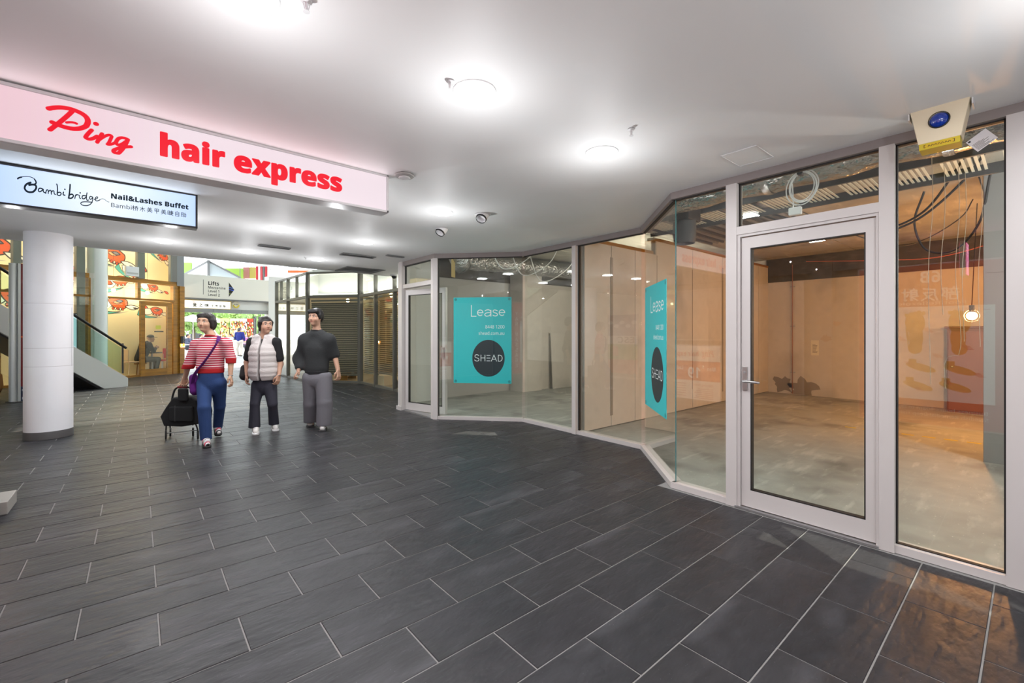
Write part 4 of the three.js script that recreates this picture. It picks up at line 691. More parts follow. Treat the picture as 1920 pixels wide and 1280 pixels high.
  for (const [x, z, len, r] of [[4.83, -10.3, 3.4, 0], [4.3, -12.68, 1.5, 0.66], [3.75, -14.8, 2.6, 0.05]]) { const cl = new THREE.RectAreaLight(rgb(1, 0.95, 0.86), 24, 0.08, len); cl.position.set(x, 2.51, z); cl.rotation.order = 'YXZ'; cl.rotation.set(Math.PI / 2, r, 0); scene.add(cl); const s = solo('strip_light', ['warm strip light lighting the cream clerestory above the two right hand blinds', 'strip light behind the clerestory of the slanting window', 'strip light behind the clerestory on the exit side'][scene.children.filter((c) => c.name.startsWith('strip_light')).length], 'lamp', box(0.08, 0.02, len), std({ color: rgb(1, 1, 1), emissive: rgb(1, 0.95, 0.86), emissiveIntensity: 2 }), [x, 2.495, z], r); }
  const sh = thing('bench', 'low wooden shelf bench with white jars seen under the widest blind', 'bench', [4.75, 0, -13.2], 0.9);
  part('seat', box(0.9, 0.03, 0.3, 0, 0.16, 0), timber, sh); for (const sx of [-0.4, 0.4]) part('leg', box(0.03, 0.15, 0.28, sx, 0.075, 0), timber, sh);
  const jar = (x, z) => { const t = thing('jar', x < 4.72 ? 'white jar on the low bench, nearer the door post' : 'white jar on the low bench, farther from the door post', 'jar', [x, 0.176, z]); part('body', lathe([[0, 0], [0.04, 0], [0.042, 0.06], [0.03, 0.075], [0, 0.075]], 16), white, t); part('lid', lathe([[0.031, 0.075], [0.031, 0.09], [0, 0.09]], 16), dullSteel, t); }; jar(4.6, -13.38); jar(4.86, -13.05);
  const bt = (x, z, lab) => { const t = thing('bottle', lab, 'bottle', [x, 0.005, z]); part('body', lathe([[0, 0], [0.045, 0], [0.045, 0.16], [0.016, 0.22], [0.016, 0.28], [0, 0.28]], 16), darkGrey, t); part('cap', lathe([[0.018, 0.28], [0.018, 0.305], [0, 0.305]], 12), steel, t); }; bt(5.0, -10.2, 'dark bottle on the floor under the middle blind, right one'); bt(5.0, -10.45, 'dark bottle on the floor under the middle blind, left one');
  const cb = (x, z, lab) => { const t = thing('carton', lab, 'box', [x, 0.005, z], 0.2); part('carton_body', box(0.5, 0.26, 0.4, 0, 0.13, 0, 0.004), std({ color: rgb(0.75, 0.62, 0.45), roughness: 0.85 }), t); part('tape', box(0.06, 0.002, 0.4, 0, 0.261, 0), white, t); }; cb(5.15, -11.3, 'pale carton on the floor under the blind right of the slant'); 
  const dc = thing('dome_camera', 'small white dome camera under the ceiling edge beside the far shop door', 'camera', [4.35, ceilY(4.35, -9.2), -9.2]);
  part('base', lathe([[0.09, 0], [0.092, -0.02], [0.07, -0.03], [0, -0.03]], 24), white, dc); part('dome', new THREE.SphereGeometry(0.06, 20, 10, 0, 7, Math.PI / 2, Math.PI / 2).translate(0, -0.03, 0), black, dc);
}
// ---------------------------------------------------------------- stair, timber framed shop and mural on the left
const wl = Math.hypot(0.86, 0.51), wd = [0.86 / wl, -0.51 / wl], WY = Math.atan2(0.51, 0.86);
const onW = (o, s, off = 0) => [o[0] + wd[0] * s + wd[1] * off, o[1] + wd[1] * s - wd[0] * off];   // off > 0 goes away behind the line
{
  const S0 = [-0.2, -15.31], t = thing('staircase', 'white sided staircase with dark handrail rising to the left behind the white column', 'staircase', [S0[0], 0, S0[1]], WY);
  const poly = (pts, d, z) => new THREE.ExtrudeGeometry(new THREE.Shape(pts.map(([x, y]) => new THREE.Vector2(x, y))), { depth: d, bevelEnabled: false }).translate(0, 0, z);
  const string = [[0, 0], [0, 0.22], [-4.6, 3.72], [-4.6, 3.16], [-0.52, 0]];
  part('stringer', poly(string, 0.08, -0.08), std({ color: rgb(0.76, 0.77, 0.76), roughness: 0.6 }), t); part('stringer', poly(string, 0.08, -1.5), whiteWall, t);
  const tread = box(0.3, 0.04, 1.34, 0, 0, -0.79), riser = box(0.02, 0.17, 1.34, 0, 0, -0.79);
  for (let i = 0; i < 18; i++) { const m = part('tread', tread, darkGrey, t); m.position.set(-0.2 - i * 0.245, 0.17 + i * 0.186, 0); const r = part('riser', riser, midGrey, t); r.position.set(-0.06 - i * 0.245, 0.085 + i * 0.186, 0); }
  part('soffit_panel', poly([[-0.52, 0], [-4.6, 3.16], [-4.6, 3.12], [-0.58, 0]], 1.34, -1.42), darkGrey, t);
  part('handrail', tube([V(-0.02, 1.0, -0.04), V(-0.1, 1.06, -0.04), V(-2.36, 2.79, -0.04), V(-4.5, 4.42, -0.04)], 0.03, 40, 10), black, t, 'round dark handrail');
  for (const s of [-0.1, -1.4, -2.7, -4.0]) part('baluster', box(0.03, 0.78, 0.03, s, 0.66 - s * 0.755, -0.04), darkGrey, t);
  part('glass_balustrade', poly([[-0.14, 0.36], [-0.14, 1.02], [-4.5, 4.34], [-4.5, 3.7]], 0.01, -0.045), phys({ color: rgb(0.8, 0.92, 0.88), transmission: 1, thickness: 0, roughness: 0, ior: 1.5 }), t);
  const W0 = [0.05, -18.39];
  const shop = struct('window_9', 'tall timber framed glass shopfront with a painted wall behind it, left of the exit', 'shop window'), bay = (s0, s1, y0, y1, th, off = 0) => slab(onW(W0, s0, off), onW(W0, s1, off), y0, y1, th);
  const wood = (n, ...a) => part(n, metric(bay(...a), rnd() * 5, rnd() * 5), timber, shop);
  const D = -0.12;                                                   // slab goes to the left of the run: away from the viewer is negative
  wood('head_beam', -5, 1.2, 2.99, 3.13, -0.16, 0.03); wood('rail', -5, 0, 2.44, 2.5, D); wood('rail', 0, 1.06, 2.44, 2.5, D);
  wood('corner_post', 1.02, 1.2, 0, 3.05, -0.15, 0.02); wood('side_panel', 1.2, 1.36, 0, 3.0, D, -0.03); wood('mullion', -0.07, 0.02, 2.5, 3.0, D);
  for (const s of [-1.35, -2.2, -3.2, -4.4]) wood('mullion', s, s + 0.08, 0, 3.0, D);
  wood('sill', -5, 0, 0, 0.06, D);
  for (const [a, b] of [[-5, -1.35], [-1.27, -0.0]]) { part('glass_pane', bay(a, b, 0.06, 2.44, 0.002, -0.06), glass, shop); part('glass_pane', bay(a, b, 2.5, 2.99, 0.002, -0.06), glass, shop); }
  part('glass_pane', bay(0.02, 1.02, 2.5, 2.99, 0.002, -0.06), glass, shop); part('upper_glass', bay(-5, 0.93, 3.13, 5.2, 0.002, -0.06), glass, shop);
  const gp = std({ color: rgb(0.17, 0.165, 0.15), roughness: 0.6 });
  part('upper_post', bay(-0.07, 0.14, 3.13, 5.2, D), gp, shop); part('upper_post', bay(0.92, 1.13, 3.13, 5.2, D), gp, shop); part('upper_post', bay(-1.6, -1.4, 0, 5.2, D, 0.02), gp, shop); part('upper_post', bay(-2.9, -2.75, 3.13, 5.2, D), gp, shop);
  part('pier', bay(1.13, 1.36, 3.0, 6.2, -0.4), std({ color: rgb(0.22, 0.23, 0.24), roughness: 0.7 }), shop); part('pier_base', bay(1.2, 1.36, 0, 0.9, D, 0.02), dullSteel, shop);
  const up = part('wall_light', bay(1.22, 1.34, 0.9, 0.92, 0.06, -0.01), std({ color: rgb(1, 0.8, 0.5), emissive: rgb(1, 0.6, 0.2), emissiveIntensity: 6 }), shop); const ul = new THREE.PointLight(rgb(1, 0.6, 0.2), 0.5, 0, 2); { const c = onW(W0, 1.28, -0.05); ul.position.set(c[0], 0.98, c[1]); } scene.add(ul);
  part('intercom', bay(1.22, 1.35, 1.02, 1.28, 0.03, -0.03), std({ map: canvas(64, 128, (x) => { x.fillStyle = '#111'; x.fillRect(0, 0, 64, 128); x.fillStyle = '#ddd'; for (let i = 0; i < 24; i++) if (i % 3) x.fillRect(34 + (i % 2) * 12, i * 5, 9, 4); }), roughness: 0.5 }), shop);
  const dr = struct('door_3', 'timber framed glass door of the painted wall shop, with a long vertical pull', 'door'), dw = (n, ...a) => part(n, metric(bay(...a), rnd() * 5, rnd() * 5), timber, dr);
  dw('stile', 0.0, 0.13, 0, 2.42, -0.07, -0.02); dw('stile', 0.8, 0.95, 0, 2.42, -0.07, -0.02); dw('top_rail', 0.13, 0.8, 2.28, 2.42, -0.07, -0.02); dw('bottom_rail', 0.13, 0.8, 0, 0.22, -0.07, -0.02); part('door_glass', bay(0.13, 0.8, 0.22, 2.28, 0.002, -0.055), glass, dr);
  part('pull', bay(0.06, 0.1, 0.95, 2.1, 0.03, 0.02), bronze, dr); part('sign_sticker', bay(0.42, 0.58, 1.52, 1.64, 0.002, -0.05), std({ color: rgb(0.8, 0.68, 0.02), roughness: 0.5 }), dr, 'yellow sticker'); part('sign_print', [bay(0.44, 0.56, 1.555, 1.605, 0.003, -0.048), bay(0.38, 0.66, 1.42, 1.46, 0.002, -0.05)], black, dr);
  // painted wall
  const mural = canvas(2048, 1626, (x, w, h) => {
    x.fillStyle = '#f0dcae'; x.fillRect(0, 0, w, h); x.lineJoin = 'round';
    const blob = (c, lw, ...p) => { x.beginPath(); x.moveTo(p[0], p[1]); for (let i = 2; i < p.length; i += 4) x.quadraticCurveTo(p[i], p[i + 1], p[i + 2], p[i + 3]); x.closePath(); x.fillStyle = c; x.fill(); if (lw) { x.lineWidth = lw * 1.8; x.strokeStyle = '#2c2622'; x.stroke(); } };
    const swirl = (ox, oy, k, a) => {
      x.save(); x.translate(ox, oy); x.rotate(a); x.scale(k, k);
      blob('#a29c92', 0, -40, 150, 200, 210, 420, 130, 200, 250, -40, 150);
      blob('#4fa69a', 5, -120, 60, 20, 200, 300, 150, 60, 260, -140, 170); blob('#f1ebdf', 6, -60, 40, 60, -60, 200, 20, 160, 150, 20, 130);
      blob('#e2591f', 7, 120, -20, 220, -120, 380, -40, 440, 60, 300, 130, 180, 110, 120, -20); blob('#e8a06c', 5, 190, 10, 250, -50, 310, -6, 260, 60, 190, 10);
      blob('#77757a', 6, 230, -10, 270, -60, 330, -20, 290, 20, 230, -10); blob('#efe6d6', 6, 360, 60, 460, 0, 560, 60, 480, 150, 360, 60);
      for (let i = 0; i < 5; i++) blob(i % 2 ? '#f3e6c6' : '#d8491a', 4, 180 + i * 34, 110, 196 + i * 34, 60, 208 + i * 34, 110, 200 + i * 34, 150, 180 + i * 34, 110);
      blob('#3a332d', 0, 470, 70, 520, 50, 560, 84, 510, 110, 470, 70); blob('#d8491a', 6, 560, 20, 660, -20, 700, 60, 640, 110, 560, 20);
      x.restore();
    };
    for (const [m, h2, k, t] of [[-0.02, 2.28, 0.42, 0.05], [-0.1, 3.95, 0.5, 0.3], [0.55, 3.5, 0.3, 0.6], [0.02, 2.9, 0.34, -0.25], [1.0, 2.98, 0.26, 0.25], [1.12, 2.12, 0.3, 0.12], [0.3, 4.8, 0.5, 0.2], [-1.2, 3.1, 0.5, 0.1], [-1.5, 4.3, 0.5, 0.4], [-2.8, 3.85, 0.55, 0.35], [-2.4, 2.3, 0.5, 0.1], [-4.0, 3.2, 0.5, 0.2], [-4.2, 4.6, 0.5, 0.2], [1.45, 4.3, 0.3, 0.8]]) swirl((m + 5) * 301 - 420 * k, (5.4 - h2) * 301 - 100 * k, k * 1.45, t);
  });
  const mw = struct('wall_mural', 'cream interior wall painted with swirling orange, grey and teal shapes', 'wall'), mg = box(6.74, 5.4, 0.1); mg.rotateY(WY); const mc = onW(W0, -1.6, 0.95);
  part('painted_plaster', mg.translate(mc[0], 2.7, mc[1]), std({ map: mural, roughness: 0.8 }), mw); part('side_plaster', slab(onW(W0, 1.3, 0.45), onW(W0, 1.72, 0.95), 0, 5.4, 0.08), std({ color: rgb(0.85, 0.72, 0.5), roughness: 0.8 }), mw);
  part('shop_floor', plate([onW(W0, -5, 0.1), onW(W0, 1.3, 0.1), onW(W0, 1.3, 0.45), onW(W0, 1.66, 0.9), onW(W0, -5, 0.9)], -0.01, 0.006), std({ color: rgb(0.62, 0.47, 0.28), roughness: 0.5 }), struct('floor_timber_shop', 'honey brown floor in front of the painted wall', 'floor')); part('shop_ceiling', plate([onW(W0, -5.4, 0.1), onW(W0, 1.3, 0.1), onW(W0, 1.3, 0.45), onW(W0, 1.66, 0.9), onW(W0, -5.4, 0.9)], 5.3, 5.4), whiteWall, struct('ceiling_timber_shop', 'white ceiling over the painted wall shop', 'ceiling'));
  const gl = std({ color: rgb(1, 0.9, 0.7), emissive: rgb(1, 0.84, 0.56), emissiveIntensity: 14 });
  [[-0.5, 'left'], [0.45, 'right'], [-1.9, 'far left'], [-3.3, 'leftmost']].forEach(([s, n]) => {
    const c = onW(W0, s, 0.4), t = thing('spot_lamp', n + ' warm lamp hanging in front of the painted wall', 'lamp', [c[0], 2.72, c[1]], 0, 'warm lamps by the painted wall');
    part('bulb', new THREE.SphereGeometry(0.055, 18, 12), gl, t); part('cord', rod(V(0, 0.05, 0), V(0, 2.6, 0), 0.004, 6), black, t);
    const l = new THREE.PointLight(rgb(1, 0.84, 0.62), 2.2, 0, 2); l.position.set(c[0], 2.72, c[1]); l.castShadow = true; l.shadow.radius = 3; scene.add(l);
    const t2 = new THREE.PointLight(rgb(1, 0.84, 0.62), 2.2, 0, 2); t2.position.set(c[0], 4.4, c[1]); t2.castShadow = true; scene.add(t2);
    const k = thing('spot_lamp', n + ' upper warm lamp hanging above the timber beam', 'lamp', [c[0], 4.4, c[1]], 0, 'upper warm lamps by the painted wall'); part('bulb', new THREE.SphereGeometry(0.055, 16, 10), gl, k); part('cord', rod(V(0, 0.05, 0), V(0, 0.9, 0), 0.004, 6), black, k);
  });
  const pb = thing('junction_box', 'small white junction box fixed above the timber beam', 'panel', [...((c) => [c[0], 3.2, c[1]])(onW(W0, -0.25, -0.03))], WY); part('case', box(0.36, 0.3, 0.08, 0, 0.12, 0, 0.01), white, pb); part('lens', box(0.3, 0.05, 0.01, 0, 0.06, 0.042), std({ color: rgb(0.5, 0.5, 0.48) }), pb);
  const mn = thing('menu_screen', 'bluish lit menu board in the window left of the big white column', 'screen', [...((c) => [c[0], 0.9, c[1]])(onW(W0, -1.78, -0.06))], WY); part('bezel', box(0.3, 1.1, 0.04, 0, 0.5, 0, 0.006), black, mn); part('screen', card(0.26, 1.04, 0.004).translate(0, 0.5, 0.022), std({ color: rgb(0.2, 0.25, 0.27), emissive: rgb(0.5, 0.75, 0.8), emissiveIntensity: 0.7 }), mn);
  // seats in the painted wall shop
  const chair = (s, off, turn, lab, m, m2) => {
    const c = onW(W0, s, off), t = thing('cafe_chair', lab, 'chair', [c[0], 0.006, c[1]], WY + turn);
    part('seat', box(0.4, 0.035, 0.4, 0, 0.45, 0, 0.012), m, t); part('backrest', box(0.4, 0.34, 0.03, 0, 0.68, -0.2, 0.012), m, t);
    for (const [a, b] of [[1, 1], [1, -1], [-1, 1], [-1, -1]]) part('leg', rod(V(a * 0.16, 0.44, b * 0.16), V(a * 0.2, 0, b * 0.2), 0.014), m2, t);
    part('back_post', [rod(V(0.17, 0.45, -0.18), V(0.17, 0.72, -0.2), 0.012), rod(V(-0.17, 0.45, -0.18), V(-0.17, 0.72, -0.2), 0.012)], m2, t);
  };
  chair(0.1, 0.5, 1.4, 'pale timber chair just left of the timber door', std({ color: rgb(0.72, 0.5, 0.33), roughness: 0.6 }), std({ color: rgb(0.72, 0.5, 0.33), roughness: 0.6 }));
  chair(0.98, 0.5, -1.4, 'red chair with white legs seen through the timber door', std({ color: rgb(0.5, 0.02, 0.04), roughness: 0.6 }), white);
  const tc = onW(W0, 0.68, 0.55), tb = thing('cafe_table', 'small dark table in front of the seated man in the cap', 'table', [tc[0], 0.006, tc[1]]); part('top', cyl(0.28, 0.03, 0, 0.72, 0, 28), darkGrey, tb); part('stem', cyl(0.03, 0.7, 0, 0.36, 0, 14), dullSteel, tb); part('foot', lathe([[0, 0], [0.2, 0], [0.2, 0.01], [0.03, 0.03], [0, 0.03]], 24), dullSteel, tb);
  // big round column before the timber shop
  const l = (181 - 960) / FOCAL, d = 13.1, bc = struct('column_far', 'tall round pale column between the staircase and the timber framed shop', 'column', [d * (F[0] + R[0] * l), 0, d * (F[1] + R[1] * l)]);
  part('shaft', lathe([[0.25, 0.1], [0.25, 6.2]], 56), std({ color: rgb(0.74, 0.77, 0.76), roughness: 0.55 }), bc); part('base_ring', lathe([[0.256, 0], [0.256, 0.1], [0.25, 0.104]], 56), darkGrey, bc);
  // directory totem behind the white column
  const TO = [-1.92, -13.26], tt = thing('directory_totem', 'tall dark red advertising totem with rounded silver edge, mostly hidden by the white column', 'sign', [TO[0], 0, TO[1]], WY);
  part('edge_post', [cyl(0.06, 2.78, 0, 1.41, 0, 28), box(0.04, 2.78, 0.16, 0.06, 1.41, 0)], std({ color: rgb(0.55, 0.56, 0.57), metalness: 0.6, roughness: 0.35 }), tt, 'rounded silver edge');
  part('panel', box(0.62, 2.75, 0.12, 0.38, 1.43, 0), std({ color: rgb(0.16, 0.006, 0.012), roughness: 0.3 }), tt); part('orange_band', box(0.62, 0.03, 0.124, 0.38, 1.32, 0), std({ color: rgb(0.7, 0.1, 0.02), roughness: 0.4 }), tt);
  part('base_panel', box(0.62, 0.3, 0.126, 0.38, 0.16, 0), std({ color: rgb(0.01, 0.02, 0.08), roughness: 0.4 }), tt); part('lettering', card(0.3, 0.26, 0.002).translate(0.24, 0.16, 0.065), std({ map: canvas(256, 222, (x) => { x.fillStyle = '#0f1a3a'; x.fillRect(0, 0, 256, 222); x.fillStyle = '#e8e8f0'; fitText(x, 'MARKET', 10, 60, 160, 'bold 44px sans-serif'); fitText(x, 'BURGER', 10, 205, 200, 'bold 60px sans-serif'); }), roughness: 0.4 }), tt); part('foot_plate', box(0.76, 0.02, 0.3, 0.33, 0.01, 0), darkGrey, tt);
  { const l = (7 - 960) / FOCAL, d = 12.6, hp = thing('hanging_plant', 'green trailing plant hanging above the stair at the left edge', 'plant', [d * (F[0] + R[0] * l), 3.05, d * (F[1] + R[1] * l)]);
    part('pot', lathe([[0, 0], [0.12, 0], [0.16, 0.2], [0.14, 0.2], [0.11, 0.03], [0, 0.03]], 20), darkGrey, hp); part('hanger', rod(V(0, 0.2, 0), V(0, 2.2, 0), 0.006), black, hp);
    const im = new THREE.InstancedMesh(new THREE.PlaneGeometry(0.07, 0.05), phys({ color: rgb(0.07, 0.17, 0.03), roughness: 0.8, transmission: 0.3, thickness: 0, side: THREE.DoubleSide }), 420), m4 = new THREE.Matrix4(), e = new THREE.Euler(); im.name = 'foliage'; im.castShadow = im.receiveShadow = true; im.userData.kind = 'stuff';
    for (let i = 0; i < 420; i++) { const a = rnd() * 6.283, t = rnd(); e.set(rnd() * 6, rnd() * 6, rnd() * 6); m4.makeRotationFromEuler(e).setPosition((0.1 + 0.12 * rnd()) * Math.cos(a), 0.28 - t * 0.95, (0.1 + 0.12 * rnd()) * Math.sin(a)); im.setMatrixAt(i, m4); } hp.add(im); }
  const pf = thing('round_bench', 'brown rounded upholstered bench under the stair at the left edge', 'bench', [-2.75, 0, -14.3]); part('cushion', lathe([[0, 0.66], [0.4, 0.64], [0.52, 0.5], [0.54, 0.25], [0.5, 0.12], [0, 0.12]], 32), std({ color: rgb(0.28, 0.12, 0.03), roughness: 0.5 }), pf); part('plinth', cyl(0.46, 0.12, 0, 0.06, 0, 32), black, pf);
}
// ---------------------------------------------------------------- the far end: lifts fascia, exit, upper windows, street
const at = (px, py, d) => { const l = (px - 960) / FOCAL; return V(d * (F[0] + R[0] * l), EYE - (py - 623.2) * d / FOCAL, d * (F[1] + R[1] * l)); };
{
  const P0 = [1.22, -19.37], P1 = [1.22 + 2.82 * 0.985, -19.37 - 2.82 * 0.17], P2 = [1.22 + 8 * 0.985, -19.37 - 8 * 0.17];
  const FY = Math.atan2(0.17, 0.985), w = struct('wall_exit', 'white bulkhead and post framing the bright exit under the lifts sign', 'wall');
  part('bulkhead', slab(P0, P1, 2.65, 3.49, -0.4), std({ color: rgb(0.8, 0.78, 0.73), roughness: 0.7 }), w); part('post', slab(P1, P2, 0, 3.66, -0.4), whiteWall, w); part('bulkhead_soffit', slab(P0, P1, 2.6, 2.65, -0.4), midGrey, w);
  part('header_panel', slab(P0, P1, 2.28, 2.6, -0.2, -0.12), whiteWall, w); for (let i = 0; i < 3; i++) { const f = (s) => [1.22 + s * 0.985, -19.37 - s * 0.17]; part('door_track', slab(f(i * 0.94 + 0.005), f(i * 0.94 + 0.935), 2.14, 2.28, -0.24, -0.06), std({ color: rgb(0.3, 0.31, 0.32), roughness: 0.45 }), w); }
  const ls = thing('lifts_sign', 'directions to lifts and levels with a striped arrow, printed on the bulkhead over the exit', 'sign', [...((c) => [c.x, 2.66, c.z])(V(1.22 + 0.985 * 1.41 + 0.17 * 0.006, 0, -19.37 - 0.17 * 1.41 + 0.985 * 0.006))], FY);
  part('print', card(2.8, 0.82, 0.006).translate(0, 0.41, 0), std({ map: canvas(1400, 410, (x, w, h) => {
    x.fillStyle = '#efece3'; x.fillRect(0, 0, w, h); x.fillStyle = '#2a2a2a'; x.fillRect(288, 76, 7, 270);
    fitText(x, 'Lifts', 362, 166, 178, 'bold 92px sans-serif', 2); fitText(x, 'Mezzanine', 362, 232, 285, '62px sans-serif', 2); fitText(x, 'Level 1', 362, 298, 190, '62px sans-serif', 2); fitText(x, 'Level 2', 362, 366, 194, '62px sans-serif', 2);
    x.save(); x.beginPath(); x.moveTo(700, 92); x.lineTo(792, 226); x.lineTo(700, 366); x.closePath(); x.clip(); x.fillRect(690, 80, 120, 300); x.lineWidth = 14; ['#7a8f3a', '#111', '#4f74d8', '#2d55d0', '#111', '#7a8f3a', '#444'].forEach((c, i) => { x.strokeStyle = c; x.beginPath(); x.moveTo(690, 110 + i * 40); x.bezierCurveTo(720, 90 + i * 40, 760, 140 + i * 40, 800, 110 + i * 40); x.stroke(); }); x.restore();
  }), roughness: 0.6 }), ls);
  const rs = thing('restaurant_sign', 'white lit restaurant sign with dark brush characters and a yellow edge, under the bulkhead', 'sign', [...((c) => [c[0], 2.3, c[1]])([1.22 + 0.985 * 0.76 + 0.17 * -0.09, -19.37 - 0.17 * 0.76 + 0.985 * -0.09])], FY);
  const rart = canvas(768, 136, (x) => { x.fillStyle = '#fffdf4'; x.fillRect(0, 0, 768, 136); x.strokeStyle = '#2a2a20'; glyphs(x, '营之味', 140, 48, 64, 9, 1.5); glyphs(x, '小吃自助', 440, 64, 42, 6.5, 1.6); x.strokeStyle = '#d8402a'; x.lineWidth = 5; x.strokeRect(150, 12, 18, 26); });
  part('lit_face', card(1.46, 0.27, 0.02).translate(0, 0.13, 0), std({ map: rart, emissiveMap: rart, emissive: rgb(1, 1, 1), emissiveIntensity: 0.9 }), rs); part('edge', [box(1.5, 0.02, 0.04, 0, -0.015, 0), box(1.5, 0.02, 0.04, 0, 0.275, 0), box(0.02, 0.3, 0.04, 0.745, 0.13, 0)], std({ color: rgb(0.7, 0.5, 0.05), roughness: 0.4 }), rs);
  { const l = new THREE.RectAreaLight(rgb(1, 1, 0.95), 0.9, 1.46, 0.27); l.position.set(rs.position.x + 0.003, 2.43, rs.position.z + 0.02); l.rotation.y = Math.PI + FY; scene.add(l); }
  const rd = thing('round_logo', 'small round cream logo disc with a yellow swoosh, right of the restaurant sign', 'sign', [...((c) => [c[0], 2.46, c[1]])([1.22 + 0.985 * 1.68 + 0.17 * -0.09, -19.37 - 0.17 * 1.68 + 0.985 * -0.09])], FY);
  part('disc', cyl(0.14, 0.03, 0, 0, 0, 32).rotateX(Math.PI / 2), std({ color: rgb(0.75, 0.7, 0.55), roughness: 0.5 }), rd); part('swoosh', new THREE.TorusGeometry(0.09, 0.022, 8, 20, Math.PI).rotateZ(Math.PI).translate(0, 0, 0.016), std({ color: rgb(0.75, 0.6, 0.03), roughness: 0.5 }), rd); part('lettering', [...Array(5)].map((_, i) => box(0.018, 0.05 - 0.01 * (i % 2), 0.006, -0.07 + i * 0.034, 0.02, 0.018)), midGrey, rd);
  // folded glass doors at the right of the exit
  for (let i = 0; i < 4; i++) { const c = at(478 + i * 9, 640, 20.4 + i * 0.1), d = thing('folding_door', ['first', 'second', 'third', 'last'][i] + ' dark folded glass door leaf counted from the left, right side of the exit', 'door', [c.x, 0, c.z], FY + 1.1, 'folded door leaves at the exit'); part('leaf_frame', [box(0.06, 2.14, 0.05, -0.26, 1.07, 0), box(0.06, 2.14, 0.05, 0.26, 1.07, 0), box(0.5, 0.08, 0.05, 0, 2.1, 0), box(0.5, 0.12, 0.05, 0, 0.06, 0)], darkGrey, d); part('leaf_glass', box(0.46, 1.96, 0.004, 0, 1.08, 0), glass, d); }
  // atrium shell
  const ar = struct('ceiling_atrium', 'high roof of the daylit hall beyond the low ceiling with a glazed opening', 'ceiling');
  const s = new THREE.Shape([[-7, -9.4], [9, -9.4], [9, -21], [-7, -21]].map(([x, z]) => new THREE.Vector2(x, -z))); s.holes.push(new THREE.Path([[0.2, -11.5], [3.6, -11.5], [3.6, -17.5], [0.2, -17.5]].map(([x, z]) => new THREE.Vector2(x, -z))));
  part('roof_slab', new THREE.ExtrudeGeometry(s, { depth: 0.3, bevelEnabled: false }).rotateX(-Math.PI / 2).translate(0, 6.2, 0), whiteWall, ar); for (let i = 0; i < 5; i++) part('glazing_bar', box(3.4, 0.1, 0.05, 1.9, 6.35, -12 - i * 1.25), white, ar);
  part('roof_glass', box(3.4, 0.01, 6, 1.9, 6.42, -14.5), glass, ar); part('upstand', box(16, 3.4, 0.2, 1, 4.75, -9.28), whiteWall, ar); part('side_wall', box(0.2, 3.3, 12, 8.9, 4.8, -15), whiteWall, ar);
  const gl = thing('glass_gable', 'white framed pyramid glass gable high beyond the lifts sign', 'skylight', [0, 0, 0]); const G = (px, py, d = 26) => at(px, py, d);
  const tri = (a, b, c) => { const g = new THREE.BufferGeometry().setFromPoints([a, b, c]); g.computeVertexNormals(); return g; };
  const milk = std({ color: rgb(0.6, 0.66, 0.7), roughness: 0.4, side: THREE.DoubleSide });
  const ap = G(391, 490), lo = G(342, 517), ro = G(450, 521), mid = G(391, 519, 24.6);
  part('pane', tri(lo, mid, ap), milk, gl); part('pane', tri(mid, ro, ap), milk, gl); for (const [a, b] of [[lo, ap], [ap, ro], [mid, ap]]) part('rafter', bar(a, b, 0.12), midGrey, gl); part('mast', bar(G(391, 524), G(391, 488), 0.16), midGrey, gl); for (const q of [ap, lo, ro]) part('hanger', rod(q, V(q.x, 6.34, q.z), 0.02), midGrey, gl);
  const panel = (lab, x0, y0, x1, y1, d, col, n = 1) => { const a = G(x0, y1, d), b = G(x1, y0, d), t = thing('wall_panel', lab, 'panel', [(a.x + b.x) / 2, a.y, (a.z + b.z) / 2], -YAW); const W = Math.hypot(b.x - a.x, b.z - a.z), H = b.y - a.y; for (let i = 0; i < n; i++) part('board', box(W / n - 0.02, H, 0.08, -W / 2 + W / n * (i + 0.5), H / 2, 0, 0.01), std({ color: rgb(...(Array.isArray(col[0]) ? col[i % col.length] : col)), roughness: 0.6 }), t); part('back_rail', box(W, 0.06, 0.04, 0, H * 0.8, -0.06), midGrey, t); };
  panel('leaf green panel high beyond the lifts sign, left of the glass gable', 340, 492, 360, 514, 27, [0.22, 0.42, 0.06]); panel('long yellow green panel high beyond the lifts sign', 416, 503, 456, 522, 27.5, [0.3, 0.5, 0.06]); panel('pink and yellow panel beside the long green one', 456, 501, 480, 522, 28, [[0.5, 0.2, 0.2], [0.5, 0.4, 0.1]], 2); panel('red and white striped hanging boards high on the right', 480, 499, 506, 530, 27, [[0.5, 0.03, 0.04], [0.7, 0.7, 0.7], [0.5, 0.05, 0.06], [0.12, 0.12, 0.12]], 6);
  panel('thin orange strip high beside the blind covered shop', 540, 507, 590, 511, 21, [0.5, 0.1, 0.01]);
  panel('white upper wall boards over the blind covered shop', 507, 500, 560, 540, 29, [0.85, 0.85, 0.85], 4);
  const us = struct('ceiling_upper', 'grey upper floor soffit seen beyond the lifts sign', 'ceiling'); const a = G(300, 484, 23), b = G(600, 484, 23); part('soffit', slab([a.x, a.z], [b.x, b.z], 6.3, 6.6, -9), std({ color: rgb(0.35, 0.37, 0.38), roughness: 0.7 }), us);
}
